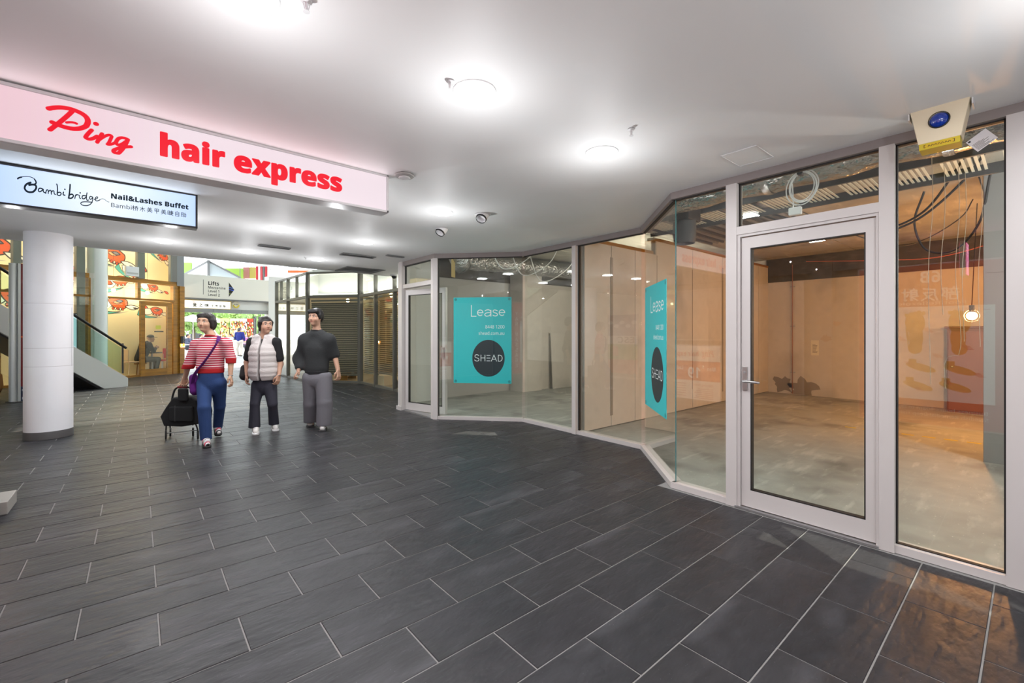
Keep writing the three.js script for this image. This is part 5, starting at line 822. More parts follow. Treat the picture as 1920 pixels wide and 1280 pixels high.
// street outside the exit
{
  const g = struct('ground_street', 'pale sunlit paving outside the exit', 'ground'); part('paving', metric(box(90, 0.1, 70, 12, -0.062, -55.5)), std({ map: rep(concreteTint, 0.3), color: rgb(1.15, 1.15, 1.15), roughness: 0.8 }), g);
  const leaf = new THREE.PlaneGeometry(0.2, 0.13), leafMats = [[0.34, 0.5, 0.16], [0.45, 0.6, 0.22], [0.36, 0.52, 0.2]].map((c) => phys({ color: rgb(...c), roughness: 0.9, transmission: 0.35, thickness: 0, side: THREE.DoubleSide }));
  const tree = (px, d, h, r, lab, k) => {
    const c = at(px, 640, d), t = thing('street_tree', lab, 'tree', [c.x, 0, c.z]); part('trunk', [tube([V(0, 0, 0), V(0.05, h * 0.3, 0.03), V(0, h * 0.6, 0)], 0.13, 12, 8), tube([V(0, h * 0.4, 0), V(0.5, h * 0.62, 0.2), V(0.9, h * 0.8, 0.3)], 0.06, 8, 6), tube([V(0, h * 0.4, 0), V(-0.5, h * 0.6, -0.2), V(-0.9, h * 0.78, 0.1)], 0.06, 8, 6)], std({ color: rgb(0.12, 0.09, 0.06), roughness: 0.9 }), t);
    const n = 2600, im = new THREE.InstancedMesh(leaf, leafMats[k], n), m = new THREE.Matrix4(), e = new THREE.Euler(); im.name = 'foliage'; im.castShadow = im.receiveShadow = true; im.userData.kind = 'stuff';
    for (let i = 0; i < n; i++) { const a = rnd() * 6.283, b = Math.acos(2 * rnd() - 1), q = Math.cbrt(rnd()) * (0.75 + 0.25 * Math.sin(a * 3 + k)), s = rr(0.8, 1.8); e.set(rnd() * 6, rnd() * 6, rnd() * 6); m.makeRotationFromEuler(e).scale(V(s, s, s)).setPosition(r * q * Math.sin(b) * Math.cos(a) * 1.25, h * 0.68 + r * q * Math.cos(b) * 0.75, r * q * Math.sin(b) * Math.sin(a)); im.setMatrixAt(i, m); } t.add(im);
  };
  tree(362, 40, 4.2, 2.4, 'bright green street tree left of the exit view', 0); tree(430, 44, 4.4, 2.6, 'pale green street tree in the middle of the exit view', 1); tree(500, 42, 4.2, 2.4, 'street tree right in the exit view behind the folded doors', 2); tree(300, 46, 5, 3, 'street tree farthest left beyond the exit', 1); tree(395, 52, 5, 3, 'farther street tree between the two nearer ones', 0); tree(465, 54, 5, 3, 'farther street tree behind the food posters', 2);
  const bd = struct('street_building', 'pale building across the street beyond the trees', 'building'); const c = at(430, 640, 66); part('facade', box(40, 9, 1, c.x, 4.5, c.z), whiteWall, bd); for (let i = 0; i < 9; i++) { part('window', box(1.5, 1.8, 0.1, c.x - 16 + i * 4, 4.4, c.z + 0.5), darkGrey, bd); part('window', box(1.5, 2.2, 0.1, c.x - 16 + i * 4, 1.4, c.z + 0.5), darkGrey, bd); }
  const food = (n) => canvas(160, 224, (x) => { x.fillStyle = ['#d8c27a', '#c9d89a', '#e8b0b8', '#b03a20'][n]; x.fillRect(0, 0, 160, 224); let s = 99 + n * 7; const q = () => (s = (s * 16807) % 2147483647) / 2147483647; for (let i = 0; i < 90; i++) { x.fillStyle = ['#7a2a12', '#d8662a', '#e8c060', '#5f7a2a', '#2a1a10', '#f0e0d0'][Math.floor(q() * 6)]; x.beginPath(); x.ellipse(q() * 160, 40 + q() * 184, 6 + q() * 16, 5 + q() * 10, q() * 3, 0, 7); x.fill(); } });
  [[421, 'leftmost'], [440, 'second'], [455, 'third'], [467, 'rightmost']].forEach(([px, lab], i) => { const p = at(px, 640, 31 + i * 0.2), t = thing('food_poster', lab + ' food picture board in the row beyond the exit', 'poster', [p.x, 0, p.z], -0.4); part('board', card(0.55, 1.3, 0.03).translate(0, 1.75, 0), std({ map: food(i), roughness: 0.6 }), t); part('post', [rod(V(-0.2, 0, -0.03), V(-0.2, 2.3, -0.03), 0.02), rod(V(0.2, 0, -0.03), V(0.2, 2.3, -0.03), 0.02)], dullSteel, t); });
  const um = (px, d, lab, col) => { const p = at(px, 640, d), t = thing('market_umbrella', lab, 'umbrella', [p.x, 0, p.z]); part('canopy', new THREE.ConeGeometry(1.3, 0.5, 8, 1, true).translate(0, 2.5, 0), std({ color: rgb(...col), roughness: 0.8, side: THREE.DoubleSide }), t); part('pole', rod(V(0, 0, 0), V(0, 2.7, 0), 0.025), white, t); };
  um(362, 33, 'white market umbrella at the left of the exit view', [0.85, 0.85, 0.86]); um(395, 36, 'white market umbrella behind the woman in stripes', [0.85, 0.83, 0.83]);
  const tb = (px, d, lab) => { const p = at(px, 640, d), t = thing('street_table', lab, 'table', [p.x, 0, p.z]); part('top', cyl(0.4, 0.03, 0, 0.72, 0, 24), white, t); part('stem', cyl(0.03, 0.7, 0, 0.36, 0, 10), dullSteel, t); part('foot', cyl(0.25, 0.02, 0, 0.012, 0, 20), dullSteel, t); };
  tb(358, 25, 'white street table at the left edge of the exit view'); tb(383, 29, 'white street table beside the woman in stripes'); tb(425, 30, 'white street table left of the man in blue'); tb(462, 29, 'white street table right of the man in blue');
}
// ---------------------------------------------------------------- people
// A signed distance field meshed by surface nets.
function netMesh(sdf, lo, hi, c) {
  const n = [0, 1, 2].map((k) => Math.ceil((hi[k] - lo[k]) / c) + 1), [nx, ny, nz] = n, v = new Float32Array(nx * ny * nz);
  for (let k = 0, i = 0; k < nz; k++) for (let j = 0; j < ny; j++) for (let q = 0; q < nx; q++, i++) v[i] = sdf(lo[0] + q * c, lo[1] + j * c, lo[2] + k * c);
  const id = new Int32Array(nx * ny * nz).fill(-1), pos = [], idx = [], sx = 1, sy = nx, sz = nx * ny, off = [0, sx, sy, sx + sy, sz, sx + sz, sy + sz, sx + sy + sz];
  const E = [[0, 1], [2, 3], [4, 5], [6, 7], [0, 2], [1, 3], [4, 6], [5, 7], [0, 4], [1, 5], [2, 6], [3, 7]];
  for (let k = 0; k < nz - 1; k++) for (let j = 0; j < ny - 1; j++) for (let q = 0; q < nx - 1; q++) {
    const b = q + j * sy + k * sz; let m = 0; for (let e = 0; e < 8; e++) if (v[b + off[e]] < 0) m |= 1 << e;
    if (m === 0 || m === 255) continue;
    let X = 0, Y = 0, Z = 0, t = 0;
    for (const [e, f] of E) { const a = v[b + off[e]], d = v[b + off[f]]; if ((a < 0) === (d < 0)) continue; const u = a / (a - d); X += (e & 1) + u * ((f & 1) - (e & 1)); Y += ((e >> 1) & 1) + u * (((f >> 1) & 1) - ((e >> 1) & 1)); Z += (e >> 2) + u * ((f >> 2) - (e >> 2)); t++; }
    id[b] = pos.length / 3; pos.push(lo[0] + (q + X / t) * c, lo[1] + (j + Y / t) * c, lo[2] + (k + Z / t) * c);
  }
  const quad = (a, b, d, e, flip) => { if (a < 0 || b < 0 || d < 0 || e < 0) return; if (flip) idx.push(a, d, b, a, e, d); else idx.push(a, b, d, a, d, e); };
  for (let k = 1; k < nz - 1; k++) for (let j = 1; j < ny - 1; j++) for (let q = 1; q < nx - 1; q++) {
    const b = q + j * sy + k * sz, a = v[b] < 0;
    if (a !== v[b + sx] < 0) quad(id[b - sy - sz], id[b - sz], id[b], id[b - sy], !a);
    if (a !== v[b + sy] < 0) quad(id[b - sx - sz], id[b - sx], id[b], id[b - sz], !a);
    if (a !== v[b + sz] < 0) quad(id[b - sx - sy], id[b - sy], id[b], id[b - sx], !a);
  }
  const g = new THREE.BufferGeometry(); g.setAttribute('position', new THREE.Float32BufferAttribute(pos, 3)); g.setIndex(idx); g.computeVertexNormals(); return g;
}
// tapered capsule; sz > 1 makes its section narrower in depth
function cap(a, b, ra, rb = ra, sz = 1) {
  const dx = b.x - a.x, dy = b.y - a.y, dz = (b.z - a.z), L = dx * dx + dy * dy + dz * dz || 1e-9;
  const f = (x, y, z) => { const t = Math.max(0, Math.min(1, ((x - a.x) * dx + (y - a.y) * dy + (z - a.z) * dz) / L)), px = x - a.x - t * dx, py = y - a.y - t * dy, pz = (z - a.z - t * dz) * sz; return Math.sqrt(px * px + py * py + pz * pz) - ra - t * (rb - ra); };
  const r = Math.max(ra, rb); f.lo = [Math.min(a.x, b.x) - r, Math.min(a.y, b.y) - r, Math.min(a.z, b.z) - r]; f.hi = [Math.max(a.x, b.x) + r, Math.max(a.y, b.y) + r, Math.max(a.z, b.z) + r]; return f;
}
function ell(c, rx, ry, rz, ry_ = 0) {
  const co = Math.cos(ry_), si = Math.sin(ry_), m = Math.min(rx, ry, rz), R = Math.max(rx, ry, rz);
  const f = (x, y, z) => { const ux = x - c.x, uz = z - c.z, px = (ux * co - uz * si) / rx, py = (y - c.y) / ry, pz = (ux * si + uz * co) / rz, k = Math.sqrt(px * px + py * py + pz * pz), g = Math.sqrt(px * px / rx / rx + py * py / ry / ry + pz * pz / rz / rz) || 1 / m; return k * (k - 1) / g; };
  f.lo = [c.x - R, c.y - R, c.z - R]; f.hi = [c.x + R, c.y + R, c.z + R]; return f;
}
const smin = (a, b, k) => { const h = Math.max(k - Math.abs(a - b), 0) / k; return Math.min(a, b) - h * h * k * 0.25; };
function solid(prims, k, cell, cut) {
  const lo = [9, 9, 9], hi = [-9, -9, -9]; for (const p of prims) for (let i = 0; i < 3; i++) { lo[i] = Math.min(lo[i], p.lo[i] - 3 * cell - 0.004); hi[i] = Math.max(hi[i], p.hi[i] + 3 * cell + 0.004); }
  return netMesh((x, y, z) => { let d = 1e3; for (const p of prims) d = smin(d, p(x, y, z), k); return cut ? cut(d, x, y, z) : d; }, lo, hi, cell);
}
const mix = (a, b, t) => a.clone().lerp(b, t);
// a relaxed or gripping hand: palm, four fingers in three joints each, thumb from the side of the palm
function handPrims(w, dir, nrm, curl, side, s = 1) {               // dir: wrist to knuckles, nrm: out of the palm, side +1: thumb lies towards dir x nrm
  const d = dir.clone().normalize(), n = nrm.clone().normalize(), t = d.clone().cross(n).multiplyScalar(side).normalize(), o = [], at3 = (a, b, c) => w.clone().addScaledVector(d, a * s).addScaledVector(t, b * s).addScaledVector(n, c * s);
  for (const b of [-0.026, -0.009, 0.009, 0.026]) o.push(cap(at3(0.0, b * 0.7, 0), at3(0.085, b, 0), 0.0145 * s, 0.0125 * s));
  [[-0.03, 0.06], [-0.0105, 0.074], [0.0105, 0.08], [0.03, 0.07]].forEach(([b, L], i) => {
    let p = at3(0.086, b, 0), a = 0; [0.42, 0.32, 0.26].forEach((f, k) => { a += curl * (0.6 + 0.25 * k) + 0.05 * i; const q = p.clone().addScaledVector(d, Math.cos(a) * L * f * s).addScaledVector(n, Math.sin(a) * L * f * s).addScaledVector(t, b * 0.05 * s); o.push(cap(p, q, (0.0095 - 0.0012 * k) * s, (0.0088 - 0.0013 * k) * s)); p = q; });
  });
  const th = [at3(0.02, 0.026, 0.004), at3(0.05, 0.048, 0.014 + 0.012 * curl), at3(0.076, 0.05 - 0.012 * curl, 0.022 + 0.02 * curl), at3(0.096, 0.046 - 0.02 * curl, 0.026 + 0.026 * curl)];
  for (let i = 0; i < 3; i++) o.push(cap(th[i], th[i + 1], (0.0135 - 0.0018 * i) * s, (0.0115 - 0.0018 * i) * s));
  return o;
}
function headGeo(c, yaw, tone, neck, cell, pitch = 0) {             // c: centre of the head
  const co = Math.cos(yaw), si = Math.sin(yaw), P = (x, y, z) => V(c.x + x * co + z * si, c.y + y, c.z - x * si + z * co);
  const prims = [ell(P(0, 0.03, -0.012), 0.076, 0.09, 0.096, yaw), ell(P(0, -0.04, 0.022), 0.06, 0.078, 0.07, yaw), cap(P(0, -0.088, 0.062), P(0, -0.092, 0.066), 0.022), cap(P(-0.035, -0.03, 0.06), P(0.035, -0.03, 0.06), 0.03), cap(P(-0.04, 0.03, 0.068), P(0.04, 0.03, 0.068), 0.018)];
  const small = [cap(P(0, 0.018, 0.086), P(0, -0.026, 0.108), 0.008, 0.0115), cap(P(-0.011, -0.03, 0.094), P(0.011, -0.03, 0.094), 0.009), cap(P(-0.018, -0.054, 0.086), P(0.018, -0.054, 0.086), 0.0085), cap(P(-0.014, -0.065, 0.085), P(0.014, -0.065, 0.085), 0.0085)];
  for (const s of [-1, 1]) small.push(cap(P(s * 0.078, 0.018, -0.006), P(s * 0.075, -0.03, 0.004), 0.011, 0.008), ell(P(s * 0.031, 0.011, 0.077), 0.0125, 0.009, 0.0115, yaw));
  const nk = cap(P(0, -0.07, -0.012), neck, 0.05, 0.056);
  const lo = [c.x - 0.14, neck.y - 0.05, c.z - 0.15], hi = [c.x + 0.14, c.y + 0.14, c.z + 0.15];
  const g = netMesh((x, y, z) => { let d = 1e3; for (const p of prims) d = smin(d, p(x, y, z), 0.03); d = smin(d, nk(x, y, z), 0.03); for (const s of [-1, 1]) { const e = P(s * 0.031, 0.011, 0.094), q = Math.hypot(x - e.x, (y - e.y) * 1.3, z - e.z) - 0.017; d = -smin(-d, q, 0.012); } for (const p of small) d = smin(d, p(x, y, z), 0.009); return d; }, lo, hi, cell);
  const p = g.attributes.position, col = new Float32Array(p.count * 3), skin = tone;
  for (let i = 0; i < p.count; i++) {
    const ux = p.getX(i) - c.x, uz = p.getZ(i) - c.z, x = ux * co - uz * si, y = p.getY(i) - c.y, z = ux * si + uz * co; let k = skin;
    if (z > 0.05) {
      const ex = Math.abs(x) - 0.031, ey = y - 0.011;
      if (Math.hypot(ex, ey * 1.7) < 0.0125) k = Math.hypot(ex, ey) < 0.0062 ? [0.01, 0.008, 0.006] : [0.6, 0.56, 0.52];
      else if (Math.abs(ex) < 0.014 && Math.abs(ey - 0.009) < 0.0028) k = [0.03, 0.02, 0.015];
      else if (Math.abs(ex + 0.002) < 0.019 && Math.abs(y - 0.037 - ex * 0.08 + ex * ex * 14) < 0.004) k = [0.04, 0.025, 0.018];
      else if (Math.hypot(x / 0.025, (y + 0.0595 - 7 * x * x) / 0.0085) < 1) k = Math.abs(y + 0.0595 - 6 * x * x) < 0.0018 ? [0.12, 0.03, 0.03] : [skin[0] * 0.72, skin[1] * 0.45, skin[2] * 0.45];
      else if (Math.hypot(Math.abs(x) - 0.04, y + 0.035) < 0.02) k = [skin[0], skin[1] * 0.9, skin[2] * 0.88];
    }
    col.set(k, i * 3);
  }
  g.setAttribute('color', new THREE.BufferAttribute(col, 3)); return [g, P];
}
const tinted = (g, c) => { const a = new Float32Array(g.attributes.position.count * 3); for (let i = 0; i < a.length; i += 3) a.set(c, i); g.setAttribute('color', new THREE.BufferAttribute(a, 3)); return g; };
const wallUV = (g, s = 1) => { g = clean(g); const p = g.attributes.position, u = g.attributes.uv; for (let i = 0; i < p.count; i++) u.setXY(i, (p.getX(i) + p.getZ(i) * 0.7) * s, p.getY(i) * s); return g; };
function shoe(parent, toe, heel, h, upper, soleM, s = 1) {          // toe and heel: points on the ground under the foot
  const up = V(0, 1, 0), d = toe.clone().sub(heel), L = d.length(); d.normalize();
  const A = heel.clone().addScaledVector(d, 0.035 * s).addScaledVector(up, 0.05 * s), B = toe.clone().addScaledVector(d, -0.045 * s).addScaledVector(up, 0.04 * s), M = mix(A, B, 0.5).addScaledVector(up, 0.012);
  part('shoe', wallUV(solid([cap(A, M, 0.038 * s, 0.042 * s), cap(M, B, 0.04 * s, 0.034 * s), cap(A, A.clone().addScaledVector(up, h), 0.036 * s, 0.036 * s)], 0.02, 0.006, (q, x, y, z) => q)), upper, parent);
  const s1 = heel.clone().addScaledVector(d, 0.04 * s).addScaledVector(up, 0.014), s2 = toe.clone().addScaledVector(d, -0.045 * s).addScaledVector(up, 0.014), base = Math.min(toe.y, heel.y);
  part('sole', wallUV(solid([cap(s1, s2, 0.042 * s, 0.046 * s)], 0.01, 0.006, (q, x, y, z) => { const t = ((x - heel.x) * d.x + (y - heel.y) * d.y + (z - heel.z) * d.z), pl = y - (heel.y + t * d.y); return Math.max(q, Math.abs(pl - 0.012) - 0.013); })), soleM, parent);
}
const stripes = canvas(64, 64, (x) => { x.fillStyle = '#e7d3d4'; x.fillRect(0, 0, 64, 64); x.fillStyle = '#b8334a'; x.fillRect(0, 0, 64, 36); x.fillStyle = '#c85a6a'; x.fillRect(0, 36, 64, 5); });
stripes.wrapS = stripes.wrapT = THREE.RepeatWrapping;
const denim = cloth(0.016, 0.045, 0.15), skinA = [0.52, 0.31, 0.21], skinB = [0.5, 0.29, 0.2];
const frameOf = (px0, d0) => (px, py, d) => V(((px - 960) * d - (px0 - 960) * d0) / FOCAL, EYE - (py - 623.17) * d / FOCAL, d0 - d);
const stand = (name, lab, px0, d0) => { const l = (px0 - 960) / FOCAL; return thing(name, lab, 'person', [d0 * (F[0] + R[0] * l), 0, d0 * (F[1] + R[1] * l)], -YAW); };
// ---- woman in stripes with the shopping trolley
{
  const p = stand('person', 'woman in a red striped jumper and jeans, pulling a black trolley', 392, 5.5), J = frameOf(392, 5.5), T = 5.72;
  const head = J(386, 604.5, T - 0.03), neck = J(397, 630, T), sl = J(368, 645, T), sr = J(425, 643, T), el = J(353, 683, T + 0.02), er = J(433, 676, T + 0.02), wl = J(347, 709, T + 0.1), wr = J(432, 704, T - 0.02);
  const hl = J(384, 718, T), hr = J(410, 718, T), kl = J(383, 765, 5.52), kr = J(412, 760, 5.85), al = J(387.5, 817, 5.52), ar = J(408, 799, 6.08), chest = J(396, 655, T), waist = J(395, 690, T);
  const [hg, P] = headGeo(head, 0.05, skinA, neck, 0.0042);
  const body = tinted(solid([cap(neck, chest, 0.06, 0.11, 1.5), cap(chest, waist, 0.11, 0.1, 1.5), cap(waist, mix(hl, hr, 0.5), 0.105, 0.1, 1.4), cap(sl, sr, 0.05), cap(sl, el, 0.046, 0.038), cap(el, wl, 0.037, 0.026), cap(sr, er, 0.046, 0.038), cap(er, wr, 0.037, 0.025), cap(hl, kl, 0.06, 0.042), cap(kl, al, 0.042, 0.032), cap(hr, kr, 0.06, 0.042), cap(kr, ar, 0.042, 0.032)], 0.03, 0.012), skinA);
  const h1 = tinted(solid(handPrims(wl, J(344, 722, T + 0.12).sub(wl), V(0.55, 0.1, 0.8), 0.95, -1), 0.008, 0.0035), skinA), h2 = tinted(solid(handPrims(wr, J(434.5, 716, T - 0.03).sub(wr), V(-0.9, 0, 0.3), 0.35, -1), 0.008, 0.0035), skinA);
  part('body', [hg, body, h1, h2], skinMat, p);
  const hair = solid([ell(P(0, 0.045, -0.022), 0.096, 0.09, 0.106, 0.05), ell(P(0, -0.02, -0.05), 0.098, 0.1, 0.085, 0.05), cap(P(0.082, 0.02, 0.0), P(0.084, -0.05, 0.0), 0.028, 0.024), cap(P(-0.082, 0.03, 0.01), P(-0.078, -0.03, 0.0), 0.024, 0.018), cap(P(-0.06, 0.088, 0.04), P(0.05, 0.088, 0.045), 0.026)], 0.03, 0.006, (d, x, y, z) => { const f = P(0, 0.01, 0.125), q = Math.max(Math.hypot((x - f.x) * 1.0, (y - f.y + 0.03) * 0.75, z - f.z) - 0.084, y - head.y - 0.05 - 0.25 * Math.abs(x - f.x) + 0.006 * Math.sin(x * 160)); return -smin(-d, q, 0.012); });
  part('hair', wallUV(hair), std({ color: rgb(0.014, 0.01, 0.009), roughness: 0.5, bumpMap: rep(slateBump, 8, 1), bumpScale: 0.004 }), p);
  const knit = std({ map: rep(stripes, 1, 1 / 0.0285), roughness: 0.95 }), red = cloth(0.42, 0.01, 0.015);
  part('jumper', wallUV(solid([cap(J(397, 640, T), chest, 0.085, 0.155, 1.4), cap(chest, J(394, 688, T), 0.16, 0.168, 1.4), cap(J(397, 634, T), sl, 0.05, 0.056), cap(J(397, 634, T), sr, 0.05, 0.056), cap(sl, J(355, 684, T + 0.02), 0.06, 0.066), cap(sr, J(433, 672, T + 0.02), 0.06, 0.06)], 0.045, 0.009, (d, x, y, z) => Math.max(d, waist.y + 0.0 - y, Math.hypot(x - neck.x, (y - neck.y - 0.035), z - neck.z - 0.02) < 0.062 ? 0.062 - Math.hypot(x - neck.x, y - neck.y - 0.035, z - neck.z - 0.02) : -1))), knit, p, 'red and white striped knit');
  part('hem_band', wallUV(solid([cap(J(394.5, 689, T), J(394.5, 694, T), 0.168, 0.165, 1.4)], 0.01, 0.009, (d, x, y, z) => Math.max(d, y - waist.y - 0.004, waist.y - 0.062 - y))), red, p, 'plain red hem band');
  for (const [a, b, r] of [[J(355, 683, T + 0.02), J(351.5, 690.5, T + 0.03), 0.07], [J(433, 671, T + 0.02), J(433, 680, T + 0.02), 0.062]]) part('cuff', wallUV(solid([cap(a, b, r, r * 0.93)], 0.01, 0.008, (d, x, y) => Math.max(d, y - a.y - 0.005, b.y - 0.006 - y))), red, p, 'red cuff');
  part('collar', new THREE.TorusGeometry(0.066, 0.011, 8, 30).rotateX(Math.PI / 2 - 0.25).translate(neck.x, neck.y - 0.006, neck.z + 0.008), red, p);
  part('jeans', wallUV(solid([cap(J(395, 697, T), mix(hl, hr, 0.5), 0.15, 0.152, 1.35), cap(hl, kl, 0.092, 0.07), cap(kl, J(386.5, 824, 5.52), 0.072, 0.062), cap(hr, kr, 0.092, 0.066), cap(kr, J(408.5, 799, 6.08), 0.066, 0.056)], 0.016, 0.01, (d, x, y, z) => Math.max(d, y - waist.y + 0.03, 0.072 - y)), 2), denim, p);
  const ta = J(388.5, 835, 5.36), ha = J(386, 835, 5.6); ta.y = ha.y = 0; const tb = J(409.5, 818, 5.97), hb = J(406.5, 806, 6.16); tb.y = 0; hb.y = 0.1;
  const wm = std({ map: canvas(64, 64, (x) => { x.fillStyle = '#e8e6e8'; x.fillRect(0, 0, 64, 64); x.fillStyle = '#15151a'; for (let i = 0; i < 4; i++) { x.beginPath(); x.moveTo(i * 18, 64); x.lineTo(i * 18 + 8, 64); x.lineTo(i * 18 + 16, 20); x.lineTo(i * 18 + 10, 20); x.fill(); } x.fillStyle = '#e0506a'; x.fillRect(52, 0, 10, 64); }), roughness: 0.6 }); wm.map.wrapS = wm.map.wrapT = THREE.RepeatWrapping; wm.map.repeat.set(7, 7);
  shoe(p, ta, ha, 0.05, wm, black); shoe(p, tb, hb, 0.04, wm, black);
  const purple = cloth(0.1, 0.006, 0.15), strap = [J(411, 630, T - 0.02), J(408, 640, T - 0.13), J(396, 660, T - 0.145), J(380, 682, T - 0.14), J(366, 700, T - 0.1), J(360, 722, T - 0.02)];
  const curve = new THREE.CatmullRomCurve3(strap), sh = new THREE.Shape([[-0.003, -0.019], [0.003, -0.019], [0.003, 0.019], [-0.003, 0.019]].map((q) => new THREE.Vector2(...q)));
  part('bag_strap', [...Array(20)].map((_, i) => bar(curve.getPointAt(i / 20), curve.getPointAt(Math.min(1, (i + 1.15) / 20)), 0.04, 0.007)), purple, p, 'purple strap'); part('shoulder_bag', solid([cap(J(363, 708, T + 0.02), J(366, 732, T), 0.05, 0.06, 1)], 0.01, 0.009), purple, p, 'purple side bag');
  part('bracelet', new THREE.TorusGeometry(0.03, 0.004, 8, 20).rotateX(Math.PI / 2 - 0.15).translate(wr.x, wr.y + 0.004, wr.z), steel, p);
  // trolley
  const t = thing('shopping_trolley', 'black fabric shopping trolley on spindly legs pulled by the woman in stripes', 'trolley', [p.position.x, 0, p.position.z], -YAW), D = 5.88, fab = cloth(0.006, 0.006, 0.007, 0.85);
  const c = (px, py, d = D) => J(px, py, d);
  const prof = [[325, 748], [358, 746], [367, 752], [373, 775], [371, 792], [340, 797], [309, 796], [303, 781], [312, 766]].map(([x, y]) => { const q = c(x, y, D - 0.12); return new THREE.Vector2(q.x, q.y); });
  part('bag', new THREE.ExtrudeGeometry(new THREE.Shape(prof), { depth: 0.2, bevelEnabled: true, bevelSize: 0.02, bevelThickness: 0.03, bevelSegments: 3, curveSegments: 4 }).translate(0, 0, 5.5 - D - 0.1), fab, t);
  const pk = (x0, y0, x1, y1) => { const a = c(x0, y0, D - 0.15), b = c(x1, y1, D - 0.15); return box(Math.abs(b.x - a.x), Math.abs(a.y - b.y), 0.05, (a.x + b.x) / 2, (a.y + b.y) / 2, 5.5 - D + 0.145, 0.02); };
  part('front_pocket', pk(318, 790, 362, 762), fab, t); part('flap', pk(334, 752, 352, 728), fab, t, 'upright flap on the handle'); part('zip', rod(c(328, 760, D - 0.17), c(328, 790, D - 0.17), 0.003), darkGrey, t);
  part('handle_frame', tube([c(322, 752), c(325, 738), c(329, 729), c(336, 725.5), c(350, 725.5), c(358, 728), c(362, 738), c(366, 752)], 0.012, 40, 8), black, t); part('grip', tube([c(334, 725.6), c(343, 725.2), c(352, 725.6)], 0.017, 12, 10), std({ color: rgb(0.2, 0.01, 0.015), roughness: 0.6 }), t, 'dark red grip');
  for (const [x0, x1, y1, dz] of [[312, 311, 812, -0.06], [318, 319.5, 803, 0.1], [359, 362, 797, 0.1], [366, 371, 806, -0.06]]) { const a = c(x0, 792, D + dz), b = c(x1, y1, D + dz); part('leg', rod(a, b, 0.009), black, t); const w = new THREE.Group(); w.name = 'wheel'; w.position.set(b.x, Math.max(0.052, b.y - 0.02), b.z); t.add(w); part('tyre', new THREE.TorusGeometry(0.05, 0.011, 10, 24).rotateY(2.23), black, w); part('hub', cyl(0.04, 0.014, 0, 0, 0, 18).rotateZ(Math.PI / 2).rotateY(0.66), darkGrey, w); w.position.y = 0.062; }
  part('axle', rod(c(311, 812, D - 0.06), c(371, 806, D - 0.06), 0.006), dullSteel, t);
}
